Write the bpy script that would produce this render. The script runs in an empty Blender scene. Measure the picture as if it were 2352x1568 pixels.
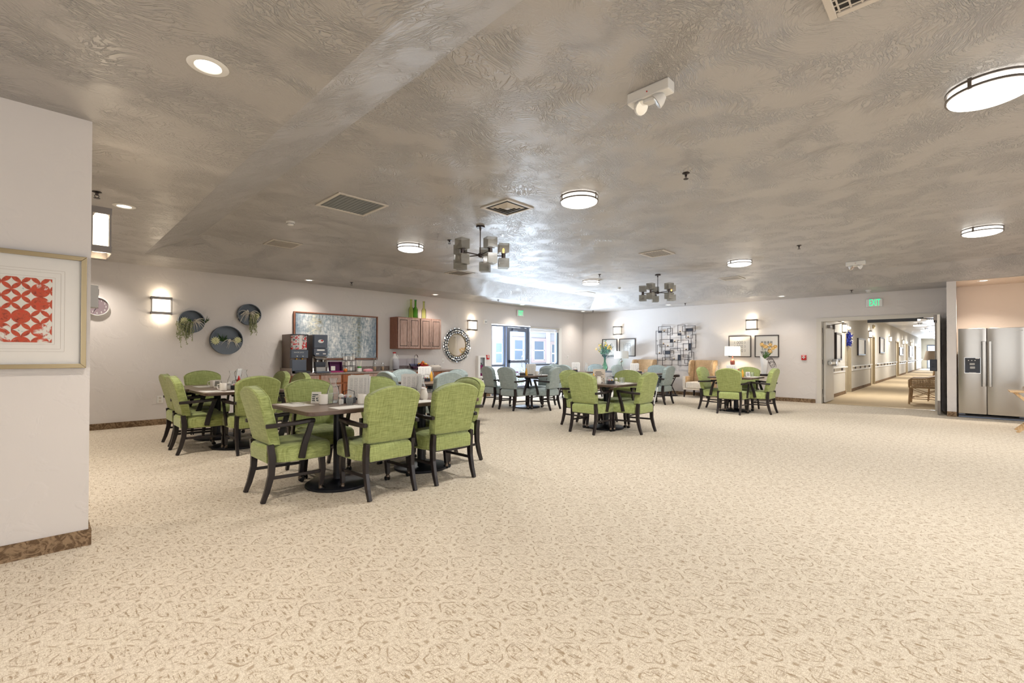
import bpy, bmesh, math, random
from mathutils import Vector, Matrix
S = bpy.context.scene
COL = S.collection
PI = math.pi
random.seed(7)
# ------------------------------------------------------------------ camera
YAW, PIT, ROL, CAM_H = math.radians(44.1977), math.radians(0.4796), math.radians(0.1405), 1.22
fw = Vector((math.cos(YAW)*math.cos(PIT), math.sin(YAW)*math.cos(PIT), math.sin(PIT)))
rt = Vector((math.sin(YAW), -math.cos(YAW), 0)); up = rt.cross(fw)
r2 = rt*math.cos(ROL)+up*math.sin(ROL); u2 = up*math.cos(ROL)-rt*math.sin(ROL)
cd = bpy.data.cameras.new('camera'); cam = bpy.data.objects.new('camera', cd); COL.objects.link(cam)
cam.matrix_world = Matrix(((r2.x, u2.x, -fw.x, 0), (r2.y, u2.y, -fw.y, 0), (r2.z, u2.z, -fw.z, CAM_H), (0, 0, 0, 1)))
cd.sensor_width = 36; cd.lens = 36*1059.75/2352; cd.shift_y = 21.03/2352; cd.clip_start = 0.05; cd.clip_end = 300
S.camera = cam
# ------------------------------------------------------------------ world, exposure
S.view_settings.view_transform = 'Standard'; S.view_settings.look = 'None'
S.view_settings.gamma = 1; S.view_settings.exposure = 1.05; S.view_settings.use_curve_mapping = False
W = bpy.data.worlds.new('world'); S.world = W; W.use_nodes = True
wn = W.node_tree.nodes; bg = wn['Background']
bg.inputs[0].default_value = (0.80, 0.90, 1.0, 1); bg.inputs[1].default_value = 1.1
S.cycles.max_bounces = 6; S.cycles.diffuse_bounces = 3; S.cycles.use_adaptive_sampling = True; S.cycles.adaptive_threshold = 0.05; S.cycles.adaptive_min_samples = 12; S.cycles.glossy_bounces = 2; S.cycles.transmission_bounces = 6
S.cycles.transparent_max_bounces = 32; S.cycles.caustics_reflective = False; S.cycles.caustics_refractive = False
S.cycles.sample_clamp_indirect = 6; S.cycles.use_denoising = True
WARM = (1.0, 0.82, 0.62); NEUT = (1.0, 0.975, 0.94); COOL = (0.74, 0.86, 1.0)
def lamp(name, kind, loc, power, color=NEUT, size=0.3, rot=(0, 0, 0), parent=None, shape='DISK', spot=None, size_y=None, spread=None):
    d = bpy.data.lights.new(name, kind); d.energy = power; d.color = color
    if kind == 'AREA':
        d.shape = shape; d.size = size
        if size_y: d.size_y = size_y
        if spread: d.spread = spread
    elif kind == 'SPOT':
        d.spot_size = spot or 1.9; d.spot_blend = 1.0; d.shadow_soft_size = size
    else: d.shadow_soft_size = size
    o = bpy.data.objects.new(name, d); o.location = loc; o.rotation_euler = rot; COL.objects.link(o)
    if parent: o.parent = parent
    return o
# daylight of the glazed entrance: bounce off the sunlit paving right outside the sill, and the open sky above the eave
lamp('paving_bounce', 'AREA', (10.9, 11.3, -0.045), 1080, COOL, 3.6, (math.radians(-180), 0, 0), shape='RECTANGLE', size_y=2.4)
lamp('sky_daylight', 'AREA', (10.9, 11.6, 3.3), 300, COOL, 3.6, (math.radians(-52), 0, 0), shape='RECTANGLE', size_y=1.6)
# added fill lamps behind the camera; the walls there have no windows
lamp('rear_fill', 'AREA', (5.0, -5.9, 1.5), 80, (0.94, 0.97, 1.0), 8.0, (math.radians(90), 0, 0), shape='RECTANGLE', size_y=2.2)
lamp('side_fill', 'AREA', (-3.9, -1.0, 1.5), 45, (0.94, 0.97, 1.0), 6.0, (math.radians(90), 0, math.radians(-90)), shape='RECTANGLE', size_y=2.2)

# ------------------------------------------------------------------ mesh helpers
class MB:
    def __init__(s): s.v = []; s.f = []; s.sm = []
    def add(s, vs, fs, smooth=False):
        o = len(s.v); s.v += [tuple(p) for p in vs]; s.f += [tuple(i+o for i in f) for f in fs]; s.sm += [smooth]*len(fs); return s
    def box(s, c, d, rz=0, M=None):
        hx, hy, hz = d[0]/2, d[1]/2, d[2]/2
        vs = [Vector((x*hx, y*hy, z*hz)) for x in (-1, 1) for y in (-1, 1) for z in (-1, 1)]
        R = M or Matrix.Rotation(rz, 3, 'Z')
        vs = [R @ p + Vector(c) for p in vs]
        return s.add(vs, [(0, 1, 3, 2), (4, 6, 7, 5), (0, 4, 5, 1), (2, 3, 7, 6), (0, 2, 6, 4), (1, 5, 7, 3)])
    def bb(s, a, b):
        return s.box([(a[i]+b[i])/2 for i in range(3)], [abs(b[i]-a[i]) for i in range(3)])
    def loops(s, L, cap=True, smooth=True, closed=True):
        o = len(s.v); n = len(L[0])
        for l in L: s.v += [tuple(p) for p in l]
        for i in range(len(L)-1):
            for j in range(n if closed else n-1):
                k = (j+1) % n
                s.f.append((o+i*n+j, o+i*n+k, o+(i+1)*n+k, o+(i+1)*n+j)); s.sm.append(smooth)
        if cap:
            s.f.append(tuple(o+j for j in range(n-1, -1, -1))); s.sm.append(False)
            s.f.append(tuple(o+(len(L)-1)*n+j for j in range(n))); s.sm.append(False)
        return s
    def lathe(s, prof, c=(0, 0, 0), n=24, M=None, cap=True):
        L = []
        for r, z in prof:
            l = []
            for i in range(n):
                a = 2*PI*i/n; p = Vector((r*math.cos(a), r*math.sin(a), z))
                if M: p = M @ p
                l.append(p+Vector(c))
            L.append(l)
        return s.loops(L, cap)
    def cyl(s, c, r, h, n=16, M=None): return s.lathe([(r, 0), (r, h)], c, n, M)
    def tube(s, pts, r, n=6, cap=True):
        pts = [Vector(p) for p in pts]; L = []
        rr = r if isinstance(r, (list, tuple)) else [r]*len(pts)
        ref = None
        for i, p in enumerate(pts):
            t = (pts[min(i+1, len(pts)-1)]-pts[max(i-1, 0)]).normalized()
            if ref is None: ref = Vector((0, 0, 1)) if abs(t.z) < 0.9 else Vector((1, 0, 0))
            a = t.cross(ref).normalized(); b = t.cross(a).normalized(); ref = a.cross(t) if False else ref
            if abs(t.dot(ref)) > 0.98:
                ref = Vector((0, 1, 0)) if abs(t.y) < 0.9 else Vector((1, 0, 0)); a = t.cross(ref).normalized(); b = t.cross(a).normalized()
            L.append([p+a*rr[i]*math.cos(2*PI*k/n)+b*rr[i]*math.sin(2*PI*k/n) for k in range(n)])
        return s.loops(L, cap)
    def bar(s, pts, sx, sy, side=(1, 0, 0)):
        """square-section swept bar; side = direction of the sx dimension"""
        pts = [Vector(p) for p in pts]; L = []; sd = Vector(side)
        for i, p in enumerate(pts):
            t = (pts[min(i+1, len(pts)-1)]-pts[max(i-1, 0)]).normalized()
            a = (sd-t*sd.dot(t)).normalized(); b = t.cross(a).normalized()
            wx = sx[i] if isinstance(sx, (list, tuple)) else sx; wy = sy[i] if isinstance(sy, (list, tuple)) else sy
            L.append([p+a*wx/2*q[0]+b*wy/2*q[1] for q in ((-1, -1), (1, -1), (1, 1), (-1, 1))])
        return s.loops(L, True, False)
    def prism(s, poly, z0, z1, M=None, c=(0, 0, 0)):
        L = [[(M @ Vector((x, y, z)) if M else Vector((x, y, z)))+Vector(c) for x, y in poly] for z in (z0, z1)]
        return s.loops(L, True, False)
    def sphere(s, c, r, n=12, m=8, sc=(1, 1, 1)):
        L = []
        for i in range(m+1):
            t = PI*i/m; rr = max(math.sin(t), 0.02)
            L.append([(c[0]+r*sc[0]*rr*math.cos(2*PI*k/n), c[1]+r*sc[1]*rr*math.sin(2*PI*k/n), c[2]-r*sc[2]*math.cos(t)) for k in range(n)])
        return s.loops(L)
    def build(s, name, mat=None, parent=None, bevel=0, loc=None, rz=None, kind=None, label=None, cat=None, group=None):
        me = bpy.data.meshes.new(name); me.from_pydata(s.v, [], s.f); me.update()
        bm = bmesh.new(); bm.from_mesh(me); bmesh.ops.recalc_face_normals(bm, faces=bm.faces); bm.to_mesh(me); bm.free()
        me.polygons.foreach_set('use_smooth', s.sm); 
        if any(s.sm): me.set_sharp_from_angle(angle=math.radians(42))
        o = bpy.data.objects.new(name, me); COL.objects.link(o)
        if mat: me.materials.append(mat)
        if parent: o.parent = parent
        if bevel:
            b = o.modifiers.new('bevel', 'BEVEL'); b.width = bevel; b.segments = 2; b.limit_method = 'ANGLE'; b.angle_limit = math.radians(40)
        if loc: o.location = loc
        if rz is not None: o.rotation_euler = (0, 0, rz)
        if kind: o['kind'] = kind
        if label: o['label'] = label
        if cat: o['category'] = cat
        if group: o['group'] = group
        return o
def thing(name, label, cat, loc=(0, 0, 0), rz=0, group=None):
    o = bpy.data.objects.new(name, None); COL.objects.link(o); o.location = loc; o.rotation_euler = (0, 0, rz); o.empty_display_size = 0.1
    o['label'] = label; o['category'] = cat
    if group: o['group'] = group
    return o
def copy_tree(o, parent=None):
    c = o.copy(); COL.objects.link(c)
    if parent: c.parent = parent
    for ch in list(o.children): copy_tree(ch, c)
    return c
def place(o, loc, rz=0, label=None, group=None):
    o.location = loc; o.rotation_euler = (0, 0, rz)
    if label: o['label'] = label
    if group: o['group'] = group
    return o
def rrect(w, d, r, n=5):
    P = []
    for cx, cy, a0 in ((w/2-r, d/2-r, 0), (-w/2+r, d/2-r, PI/2), (-w/2+r, -d/2+r, PI), (w/2-r, -d/2+r, 1.5*PI)):
        for i in range(n+1):
            a = a0+PI/2*i/n; P.append((cx+r*math.cos(a), cy+r*math.sin(a)))
    return P
def text(name, s, size, mat, parent, loc, rot, depth=0.002, bold=0):
    cu = bpy.data.curves.new(name, 'FONT'); cu.body = s; cu.size = size; cu.extrude = depth; cu.align_x = 'CENTER'; cu.align_y = 'CENTER'; cu.offset = bold
    t = bpy.data.objects.new('tmp', cu); COL.objects.link(t)
    bpy.context.view_layer.update()
    me = bpy.data.meshes.new_from_object(t); bpy.data.objects.remove(t)
    me.materials.clear(); me.materials.append(mat)
    o = bpy.data.objects.new(name, me); COL.objects.link(o); o.parent = parent; o.location = loc; o.rotation_euler = rot
    return o
FACE_A = (PI/2, 0, 0)          # text on the far long wall, facing -Y
FACE_B = (PI/2, 0, -PI/2)      # text on the right wall, facing -X

# ------------------------------------------------------------------ materials
def lin(h):
    if isinstance(h, str):
        c = [int(h[i:i+2], 16)/255 for i in (0, 2, 4)]
    else: c = [x/255 for x in h]
    return tuple(x/12.92 if x <= 0.04045 else ((x+0.055)/1.055)**2.4 for x in c)+(1,)
MATS = {}
def mat(name, col, rough=0.6, metal=0, spec=0.5, emit=None, es=0, trans=0, sheen=0, coat=0, alpha=1):
    m = bpy.data.materials.new(name); m.use_nodes = True; b = m.node_tree.nodes['Principled BSDF']
    b.inputs['Base Color'].default_value = lin(col) if not (isinstance(col, tuple) and len(col) == 4) else col
    b.inputs['Roughness'].default_value = rough; b.inputs['Metallic'].default_value = metal; b.inputs['Specular IOR Level'].default_value = spec
    if emit is not None: b.inputs['Emission Color'].default_value = lin(emit); b.inputs['Emission Strength'].default_value = es
    b.inputs['Transmission Weight'].default_value = trans; b.inputs['Sheen Weight'].default_value = sheen; b.inputs['Coat Weight'].default_value = coat
    b.inputs['Alpha'].default_value = alpha
    MATS[name] = m; return m
class NT:
    """small helper for node graphs"""
    def __init__(s, m): s.t = m.node_tree; s.n = s.t.nodes; s.b = s.n['Principled BSDF']
    def new(s, t, **k):
        x = s.n.new(t)
        for a, v in k.items(): setattr(x, a, v)
        return x
    def l(s, a, b): s.t.links.new(a, b); return s
    def coord(s, out='Object', scale=(1, 1, 1), rot=(0, 0, 0), loc=(0, 0, 0)):
        c = s.new('ShaderNodeTexCoord'); mp = s.new('ShaderNodeMapping'); s.l(c.outputs[out], mp.inputs[0])
        mp.inputs['Scale'].default_value = scale; mp.inputs['Rotation'].default_value = rot; mp.inputs['Location'].default_value = loc
        return mp.outputs[0]
    def noise(s, vec, scale, detail=3, rough=0.55, dist=0):
        n = s.new('ShaderNodeTexNoise'); s.l(vec, n.inputs['Vector']); n.inputs['Scale'].default_value = scale; n.inputs['Detail'].default_value = detail
        n.inputs['Roughness'].default_value = rough; n.inputs['Distortion'].default_value = dist; return n.outputs['Fac']
    def val(s, x, i):
        if hasattr(x, 'links'): s.l(x, i)
        else: i.default_value = x
    def m(s, op, a, b=0, c=0, clamp=False):
        x = s.new('ShaderNodeMath', operation=op, use_clamp=clamp); s.val(a, x.inputs[0]); s.val(b, x.inputs[1])
        if len(x.inputs) > 2: s.val(c, x.inputs[2])
        return x.outputs[0]
    def ramp(s, f, stops, interp='LINEAR'):
        r = s.new('ShaderNodeValToRGB'); s.l(f, r.inputs[0]); cr = r.color_ramp; cr.interpolation = interp
        while len(cr.elements) < len(stops): cr.elements.new(0.5)
        for e, (p, c) in zip(cr.elements, stops): e.position = p; e.color = lin(c) if not (isinstance(c, tuple) and len(c) == 4) else c
        return r.outputs[0]
    def mix(s, f, a, b):
        x = s.new('ShaderNodeMix', data_type='RGBA'); s.val(f, x.inputs[0])
        for v, i in ((a, 6), (b, 7)):
            if hasattr(v, 'links'): s.l(v, x.inputs[i])
            else: x.inputs[i].default_value = lin(v)
        return x.outputs[2]
    def sep(s, v):
        x = s.new('ShaderNodeSeparateXYZ'); s.l(v, x.inputs[0]); return x.outputs
    def bump(s, h, strength=0.3, dist=0.01):
        x = s.new('ShaderNodeBump'); s.l(h, x.inputs['Height']); x.inputs['Strength'].default_value = strength; x.inputs['Distance'].default_value = dist
        s.l(x.outputs[0], s.b.inputs['Normal']); return x
    def color(s, c): s.l(c, s.b.inputs['Base Color'])
def smooth(nt, v, lo, hi):
    r = nt.new('ShaderNodeMapRange', interpolation_type='SMOOTHSTEP'); nt.val(v, r.inputs[0]); r.inputs[1].default_value = lo; r.inputs[2].default_value = hi
    return r.outputs[0]

def m_wall(name, col):
    m = mat(name, col, 0.75, spec=0.25); t = NT(m); v = t.coord('Object')
    n = t.noise(v, 5, 4, 0.5, 0.6); n2 = t.noise(v, 60, 2)
    p = smooth(t, n, 0.52, 0.62)
    t.bump(t.m('ADD', p, t.m('MULTIPLY', n2, 0.15)), 0.22, 0.006); return m
m_wall('wall_paint', (218, 212, 208)); m_wall('wall_peach', (230, 212, 194)); m_wall('wall_hall', (205, 200, 190))
def m_ceiling():
    m = mat('ceiling_texture', (178, 174, 171), 0.38, spec=0.6); t = NT(m); v = t.coord('Object')
    vd = t.new('ShaderNodeVectorMath', operation='ADD'); nz = t.new('ShaderNodeTexNoise'); t.l(v, nz.inputs['Vector']); nz.inputs['Scale'].default_value = 1.3
    t.l(v, vd.inputs[0]); t.l(nz.outputs['Color'], vd.inputs[1])
    mp = t.new('ShaderNodeMapping'); t.l(vd.outputs[0], mp.inputs[0]); mp.inputs['Scale'].default_value = (12, 30, 14); mp.inputs['Rotation'].default_value = (0, 0, 0.7)
    a = t.noise(mp.outputs[0], 1.4, 3, 0.5, 0.5)
    patch = smooth(t, t.noise(v, 2.6, 2), 0.36, 0.58)
    rid = t.m('ABSOLUTE', t.m('SUBTRACT', a, 0.5))
    h = t.m('MULTIPLY', t.m('SUBTRACT', 1, smooth(t, rid, 0.0, 0.10)), t.m('ADD', patch, 0.08))
    t.bump(h, 0.85, 0.007)
    return m
m_ceiling()
def m_carpet():
    m = mat('carpet_loop', (205, 186, 156), 0.95, spec=0.1, sheen=0.15); t = NT(m)
    v = t.coord('Object', rot=(0, 0, PI/4)); s_ = 1/0.165
    nw = t.new('ShaderNodeTexNoise'); t.l(v, nw.inputs['Vector']); nw.inputs['Scale'].default_value = 9; nw.inputs['Detail'].default_value = 2
    X = t.sep(v); N = t.sep(nw.outputs['Color'])
    x = t.m('ADD', t.m('MULTIPLY', X[0], s_), t.m('MULTIPLY', t.m('SUBTRACT', N[0], 0.5), 0.42))
    y = t.m('ADD', t.m('MULTIPLY', X[1], s_), t.m('MULTIPLY', t.m('SUBTRACT', N[1], 0.5), 0.42))
    px = t.m('ABSOLUTE', t.m('SUBTRACT', t.m('FRACT', x), 0.5)); py = t.m('ABSOLUTE', t.m('SUBTRACT', t.m('FRACT', y), 0.5))
    d = t.m('POWER', t.m('ADD', t.m('POWER', px, 3.2), t.m('POWER', py, 3.2)), 1/3.2)
    ring = t.m('SUBTRACT', 1, smooth(t, t.m('ABSOLUTE', t.m('SUBTRACT', d, 0.395)), 0.008, 0.036))
    brk = smooth(t, t.noise(v, 20, 3), 0.46, 0.58)
    ring = t.m('MULTIPLY', ring, brk)
    dot = t.m('MULTIPLY', smooth(t, t.m('ADD', px, py), 0.86, 0.95), 0.8)
    inside = t.m('SUBTRACT', 1, smooth(t, d, 0.33, 0.38))
    v2 = t.coord('Object', scale=(70, 14, 30)); st = smooth(t, t.noise(v2, 1.3, 2, 0.6, 0.4), 0.53, 0.68)
    v3 = t.coord('Object', scale=(14, 70, 30)); st2 = smooth(t, t.noise(v3, 1.3, 2, 0.6, 0.4), 0.55, 0.72)
    streak = t.m('MULTIPLY', t.m('MAXIMUM', st, t.m('MULTIPLY', st2, 0.7)), t.m('ADD', 0.35, t.m('MULTIPLY', inside, 0.65)))
    dark = t.m('MAXIMUM', t.m('MAXIMUM', t.m('MULTIPLY', ring, 0.85), dot), streak, clamp=True)
    v4 = t.coord('Object'); fine = t.noise(v4, 230, 2, 0.7); big = t.noise(v4, 0.7, 2)
    base = t.mix(smooth(t, t.m('ADD', t.m('MULTIPLY', fine, 0.6), t.m('MULTIPLY', t.noise(v4, 75, 3, 0.7), 0.4)), 0.36, 0.62), (190, 172, 146), (238, 228, 210))
    lightb = t.m('MULTIPLY', smooth(t, d, 0.43, 0.46), 0.15); base = t.mix(lightb, base, (236, 226, 208))
    c = t.mix(t.m('MULTIPLY', dark, 0.8), base, (150, 124, 90))
    t.color(c)
    t.bump(t.m('SUBTRACT', t.m('MULTIPLY', fine, 0.8), t.m('MULTIPLY', dark, 1.2)), 0.45, 0.006)
    return m
m_carpet()
def m_base():
    m = mat('carpet_base', (122, 98, 76), 0.95, spec=0.1); t = NT(m); v = t.coord('Object')
    w = t.noise(v, 13, 3, 0.6, 2.5); f = t.noise(v, 160, 2, 0.7)
    t.color(t.mix(t.m('ADD', t.m('MULTIPLY', smooth(t, w, 0.42, 0.58), 0.6), t.m('MULTIPLY', f, 0.4)), (86, 66, 48), (165, 140, 112))); t.bump(f, 0.4, 0.004); return m
m_base()
def m_fabric(name, a, b, sheen=0.25):
    m = mat(name, a, 0.85, spec=0.25, sheen=sheen); t = NT(m)
    vx = t.coord('Object', scale=(260, 8, 8)); vy = t.coord('Object', scale=(9, 9, 240))
    n1 = t.noise(vx, 1, 3, 0.7); n2 = t.noise(vy, 1, 3, 0.7)
    f = t.m('ADD', t.m('MULTIPLY', n1, 0.5), t.m('MULTIPLY', n2, 0.5))
    t.color(t.ramp(f, [(0.38, b), (0.5, a), (0.64, tuple(min(255, int(x*1.16)+6) for x in a))]))
    fine = t.noise(t.coord('Object'), 500, 1); t.bump(t.m('ADD', fine, f), 0.25, 0.002); return m
m_fabric('fabric_green', (160, 170, 108), (126, 137, 72)); m_fabric('fabric_green_haze', (158, 170, 168), (136, 150, 150)); m_fabric('fabric_tan', (196, 168, 132), (178, 148, 112), 0.1); m_fabric('fabric_cream', (222, 210, 196), (206, 192, 176), 0.1)  # second: the green fabric paled, window haze put into its colour
def m_wood(name, a, b, rough=0.4, scale=(4, 40, 40), coat=0.0):
    m = mat(name, a, rough, coat=coat); t = NT(m); v = t.coord('Object', scale=scale)
    n = t.noise(v, 1.5, 4, 0.6, 0.6); t.color(t.ramp(n, [(0.3, b), (0.7, a)])); t.bump(n, 0.06, 0.002); return m
m_wood('espresso_wood', (36, 25, 25), (22, 15, 16), 0.36, (30, 30, 4), 0.12)
m_wood('table_laminate', (142, 122, 108), (112, 92, 80), 0.28, (3, 30, 30))
m_wood('table_edge', (104, 84, 72), (78, 60, 52), 0.4)
m_wood('cabinet_wood', (162, 106, 80), (128, 78, 54), 0.4, (34, 34, 5)); m_wood('cabinet_glaze', (188, 160, 148), (160, 128, 114), 0.4, (34, 34, 5)); m_wood('cabinet_honey', (172, 104, 62), (140, 78, 42), 0.4, (34, 34, 5))
m_wood('pine_wood', (214, 184, 142), (186, 150, 106), 0.5, (30, 30, 5)); m_wood('rattan_wood', (190, 158, 120), (146, 114, 80), 0.5, (30, 30, 6)); m_wood('rattan_weave', (206, 180, 144), (150, 122, 90), 0.7, (60, 8, 60))
m_wood('door_wood', (190, 178, 152), (172, 158, 132), 0.5, (30, 30, 4))
mat('black_metal', (24, 25, 32), 0.42, 0.2); mat('chrome', (200, 200, 200), 0.15, 1); mat('brass_caster', (120, 108, 98), 0.3, 1); mat('rubber', (22, 22, 22), 0.7)
mat('bronze', (70, 62, 60), 0.4, 0.7); mat('frame_metal', (125, 118, 112), 0.4, 0.8); mat('gold_frame', (176, 160, 128), 0.32, 0.9); mat('black_frame', (52, 44, 44), 0.4)
mat('white_plastic', (232, 230, 226), 0.45); mat('grey_plastic', (170, 168, 165), 0.5); mat('dark_plastic', (44, 46, 52), 0.4); mat('slate_plastic', (84, 92, 106), 0.4); mat('slate_dark', (48, 52, 62), 0.45); mat('taupe_steel', (120, 104, 94), 0.4, 0.5)
mat('ceramic', (236, 230, 222), 0.25, spec=0.6); mat('paper', (240, 236, 230), 0.85); mat('napkin', (244, 240, 234), 0.9); mat('red_plastic', (190, 24, 24), 0.35); mat('mustard', (226, 170, 60), 0.4); mat('purple_lid', (150, 40, 140), 0.4); mat('menu_tan', (214, 200, 184), 0.8)
mat('steel_cutlery', (190, 188, 184), 0.25, 1); mat('ink', (40, 38, 40), 0.8); mat('ink_grey', (74, 84, 84), 0.8); mat('teal_glaze', (70, 100, 100), 0.5)
mat('slate_dish', (104, 112, 122), 0.6); mat('lampshade', (244, 238, 226), 0.8, emit=(255, 236, 200), es=0.55); mat('lampshade_off', (234, 236, 234), 0.8, trans=0.0); mat('lampshade_taupe', (176, 160, 142), 0.8)
mat('red_brown', (128, 62, 48), 0.3, coat=0.4); mat('vase_white', (228, 226, 224), 0.3); mat('mirror', (235, 232, 225), 0.03, 1); mat('mirror_tile', (248, 249, 249), 0.16, 1)
mat('diffuser', (250, 246, 240), 0.5, emit=(255, 250, 242), es=1.5); mat('can_glow', (255, 250, 240), 0.5, emit=(255, 246, 232), es=2.2); mat('sconce_glow', (255, 244, 226), 0.5, emit=(255, 240, 214), es=1.4); mat('exit_green', (20, 220, 150), 0.5, emit=(10, 225, 140), es=0.7); mat('bulb_amber', (255, 200, 120), 0.5, emit=(255, 190, 100), es=3)
mat('vent_white', (206, 198, 188), 0.5); mat('vent_dark', (52, 50, 48), 0.8); mat('filter_grey', (128, 130, 130), 0.9); mat('metal_door_frame', (214, 208, 198), 0.45); mat('door_cream', (222, 216, 206), 0.45)
mat('alum_blue', (112, 120, 136), 0.4, 0.5); mat('magenta', (170, 40, 110), 0.5); mat('cardboard_purple', (92, 34, 84), 0.7); mat('blue_fabric', (44, 56, 150), 0.8); mat('cable_black', (15, 14, 15), 0.6)
mat('leaf_green', (86, 120, 56), 0.6); mat('leaf_dark', (58, 88, 44), 0.6); mat('leaf_pale', (214, 214, 168), 0.6); mat('air_plant', (222, 214, 198), 0.6); mat('vine', (148, 152, 112), 0.7); mat('petal_yellow', (236, 206, 92), 0.6); mat('petal_orange', (238, 200, 132), 0.6); mat('stem_green', (70, 110, 80), 0.6); mat('twig', (74, 58, 50), 0.7); mat('petal_red', (170, 60, 60), 0.6)
mat('fruit_red', (176, 44, 38), 0.35); mat('fruit_orange', (214, 120, 44), 0.5); mat('straw', (245, 240, 225), 0.6); mat('green_cup', (70, 160, 60), 0.5); mat('pink_pack', (226, 150, 160), 0.6)
mat('siding', (190, 188, 194), 0.8); mat('trim_pink', (196, 176, 174), 0.7); mat('ext_glass', (120, 134, 152), 0.2); mat('concrete', (214, 212, 206), 0.9); mat('shrub', (128, 138, 112), 0.9); mat('grass_green', (110, 150, 90), 0.9); mat('gutter_white', (240, 240, 242), 0.6)
def m_glass(name, tint, mixf, gl_rough=0.02, haze=0.0):
    """thin glass: mostly clear, with a tint and a surface reflection"""
    m = bpy.data.materials.new(name); m.use_nodes = True; n = m.node_tree.nodes; L = m.node_tree.links; n.remove(n['Principled BSDF'])
    tr = n.new('ShaderNodeBsdfTransparent'); tr.inputs[0].default_value = tint; gl = n.new('ShaderNodeBsdfGlossy'); gl.inputs['Roughness'].default_value = gl_rough; gl.inputs[0].default_value = (1, 1, 1, 1)
    fr = n.new('ShaderNodeLayerWeight'); fr.inputs[0].default_value = mixf; mx = n.new('ShaderNodeMixShader')
    L.new(fr.outputs['Fresnel'], mx.inputs[0]); L.new(tr.outputs[0], mx.inputs[1]); L.new(gl.outputs[0], mx.inputs[2]); df = n.new('ShaderNodeBsdfDiffuse'); df.inputs[0].default_value = tint; m2 = n.new('ShaderNodeMixShader'); m2.inputs[0].default_value = haze
    L.new(mx.outputs[0], m2.inputs[1]); L.new(df.outputs[0], m2.inputs[2]); L.new(m2.outputs[0], n['Material Output'].inputs[0]); MATS[name] = m; return m
m_glass('glass_clear', (0.985, 0.99, 0.99, 1), 0.10, 0.05, 0.07); m_glass('glass_pane', (0.96, 0.98, 1, 1), 0.12); m_glass('glass_green', (0.82, 0.93, 0.62, 1), 0.14); m_glass('glass_lime', (0.93, 0.95, 0.74, 1), 0.14); m_glass('glass_aqua', (0.74, 0.90, 0.82, 1), 0.16); m_glass('picture_glass', (0.97, 0.97, 0.97, 1), 0.06); m_glass('hall_glass', (0.98, 0.98, 0.98, 1), 0.03, 0.35); m_glass('acrylic', (0.90, 0.90, 0.93, 1), 0.12); m_glass('glass_blue', (0.82, 0.84, 0.93, 1), 0.15); m_glass('water_clear', (0.96, 0.97, 0.965, 1), 0.06)
def m_shade():
    m = bpy.data.materials.new('smoky_glass'); m.use_nodes = True; n = m.node_tree.nodes; L = m.node_tree.links; b = n['Principled BSDF']; t = NT(m)
    v = t.coord('Object', scale=(90, 90, 6)); w = t.noise(v, 1, 2); b.inputs['Base Color'].default_value = lin((172, 169, 162)); b.inputs['Roughness'].default_value = 0.18; t.bump(w, 0.4, 0.004)
    tr = n.new('ShaderNodeBsdfTransparent'); tr.inputs[0].default_value = (0.82, 0.81, 0.78, 1); mx = n.new('ShaderNodeMixShader'); mx.inputs[0].default_value = 0.36
    L.new(tr.outputs[0], mx.inputs[1]); L.new(b.outputs[0], mx.inputs[2]); L.new(mx.outputs[0], n['Material Output'].inputs[0]); MATS['smoky_glass'] = m
m_shade()
def m_steel():
    m = mat('brushed_steel', (176, 172, 166), 0.24, 1.0); t = NT(m); v = t.coord('Object', scale=(2, 2, 400))
    n = t.noise(v, 1, 2); t.bump(n, 0.05, 0.001); t.b.inputs['Anisotropic'].default_value = 0.6
m_steel()
def m_counter():
    m = mat('counter_laminate', (150, 132, 122), 0.35); t = NT(m); v = t.coord('Object'); n = t.noise(v, 60, 4, 0.7); t.color(t.ramp(n, [(0.35, (112, 94, 86)), (0.65, (178, 164, 154))]))
m_counter()
def m_art():
    m = mat('abstract_canvas', (170, 180, 184), 0.55); t = NT(m)
    vg = t.coord('Generated'); g = t.sep(vg)
    v1 = t.coord('Generated', scale=(46, 1, 7)); v2 = t.coord('Generated', scale=(22, 1, 22)); v3 = t.coord('Generated', scale=(7, 1, 1.2))
    n1 = t.noise(v1, 1, 4, 0.65, 0.8); n2 = t.noise(v2, 1, 4, 0.7, 0.5); n3 = t.noise(v3, 1, 3, 0.5)
    f = t.m('ADD', t.m('MULTIPLY', n1, 0.45), t.m('ADD', t.m('MULTIPLY', n2, 0.3), t.m('MULTIPLY', n3, 0.25)))
    base = t.ramp(f, [(0.33, (88, 106, 122)), (0.43, (138, 155, 166)), (0.51, (192, 200, 204)), (0.60, (244, 244, 240))])
    def band(c, w): return t.m('MULTIPLY', t.m('SUBTRACT', 1, smooth(t, t.m('ABSOLUTE', t.m('SUBTRACT', g[0], c)), 0.0, w)), smooth(t, n2, 0.4, 0.62))
    c1 = t.mix(t.m('MULTIPLY', band(0.27, 0.07), smooth(t, g[2], 0.35, 0.75)), base, (96, 92, 60))
    c2 = t.mix(t.m('MULTIPLY', band(0.20, 0.1), 0.7), c1, (232, 226, 196)); c3 = t.mix(t.m('MULTIPLY', band(0.765, 0.05), 0.85), c2, (104, 108, 76)); c4 = t.mix(t.m('MULTIPLY', band(0.70, 0.06), 0.6), c3, (234, 232, 214))
    edge = t.m('MULTIPLY', smooth(t, t.m('ABSOLUTE', t.m('SUBTRACT', g[0], 0.5)), 0.36, 0.5), 0.6)
    t.color(t.mix(edge, c4, (92, 116, 138)))
m_art()
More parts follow.
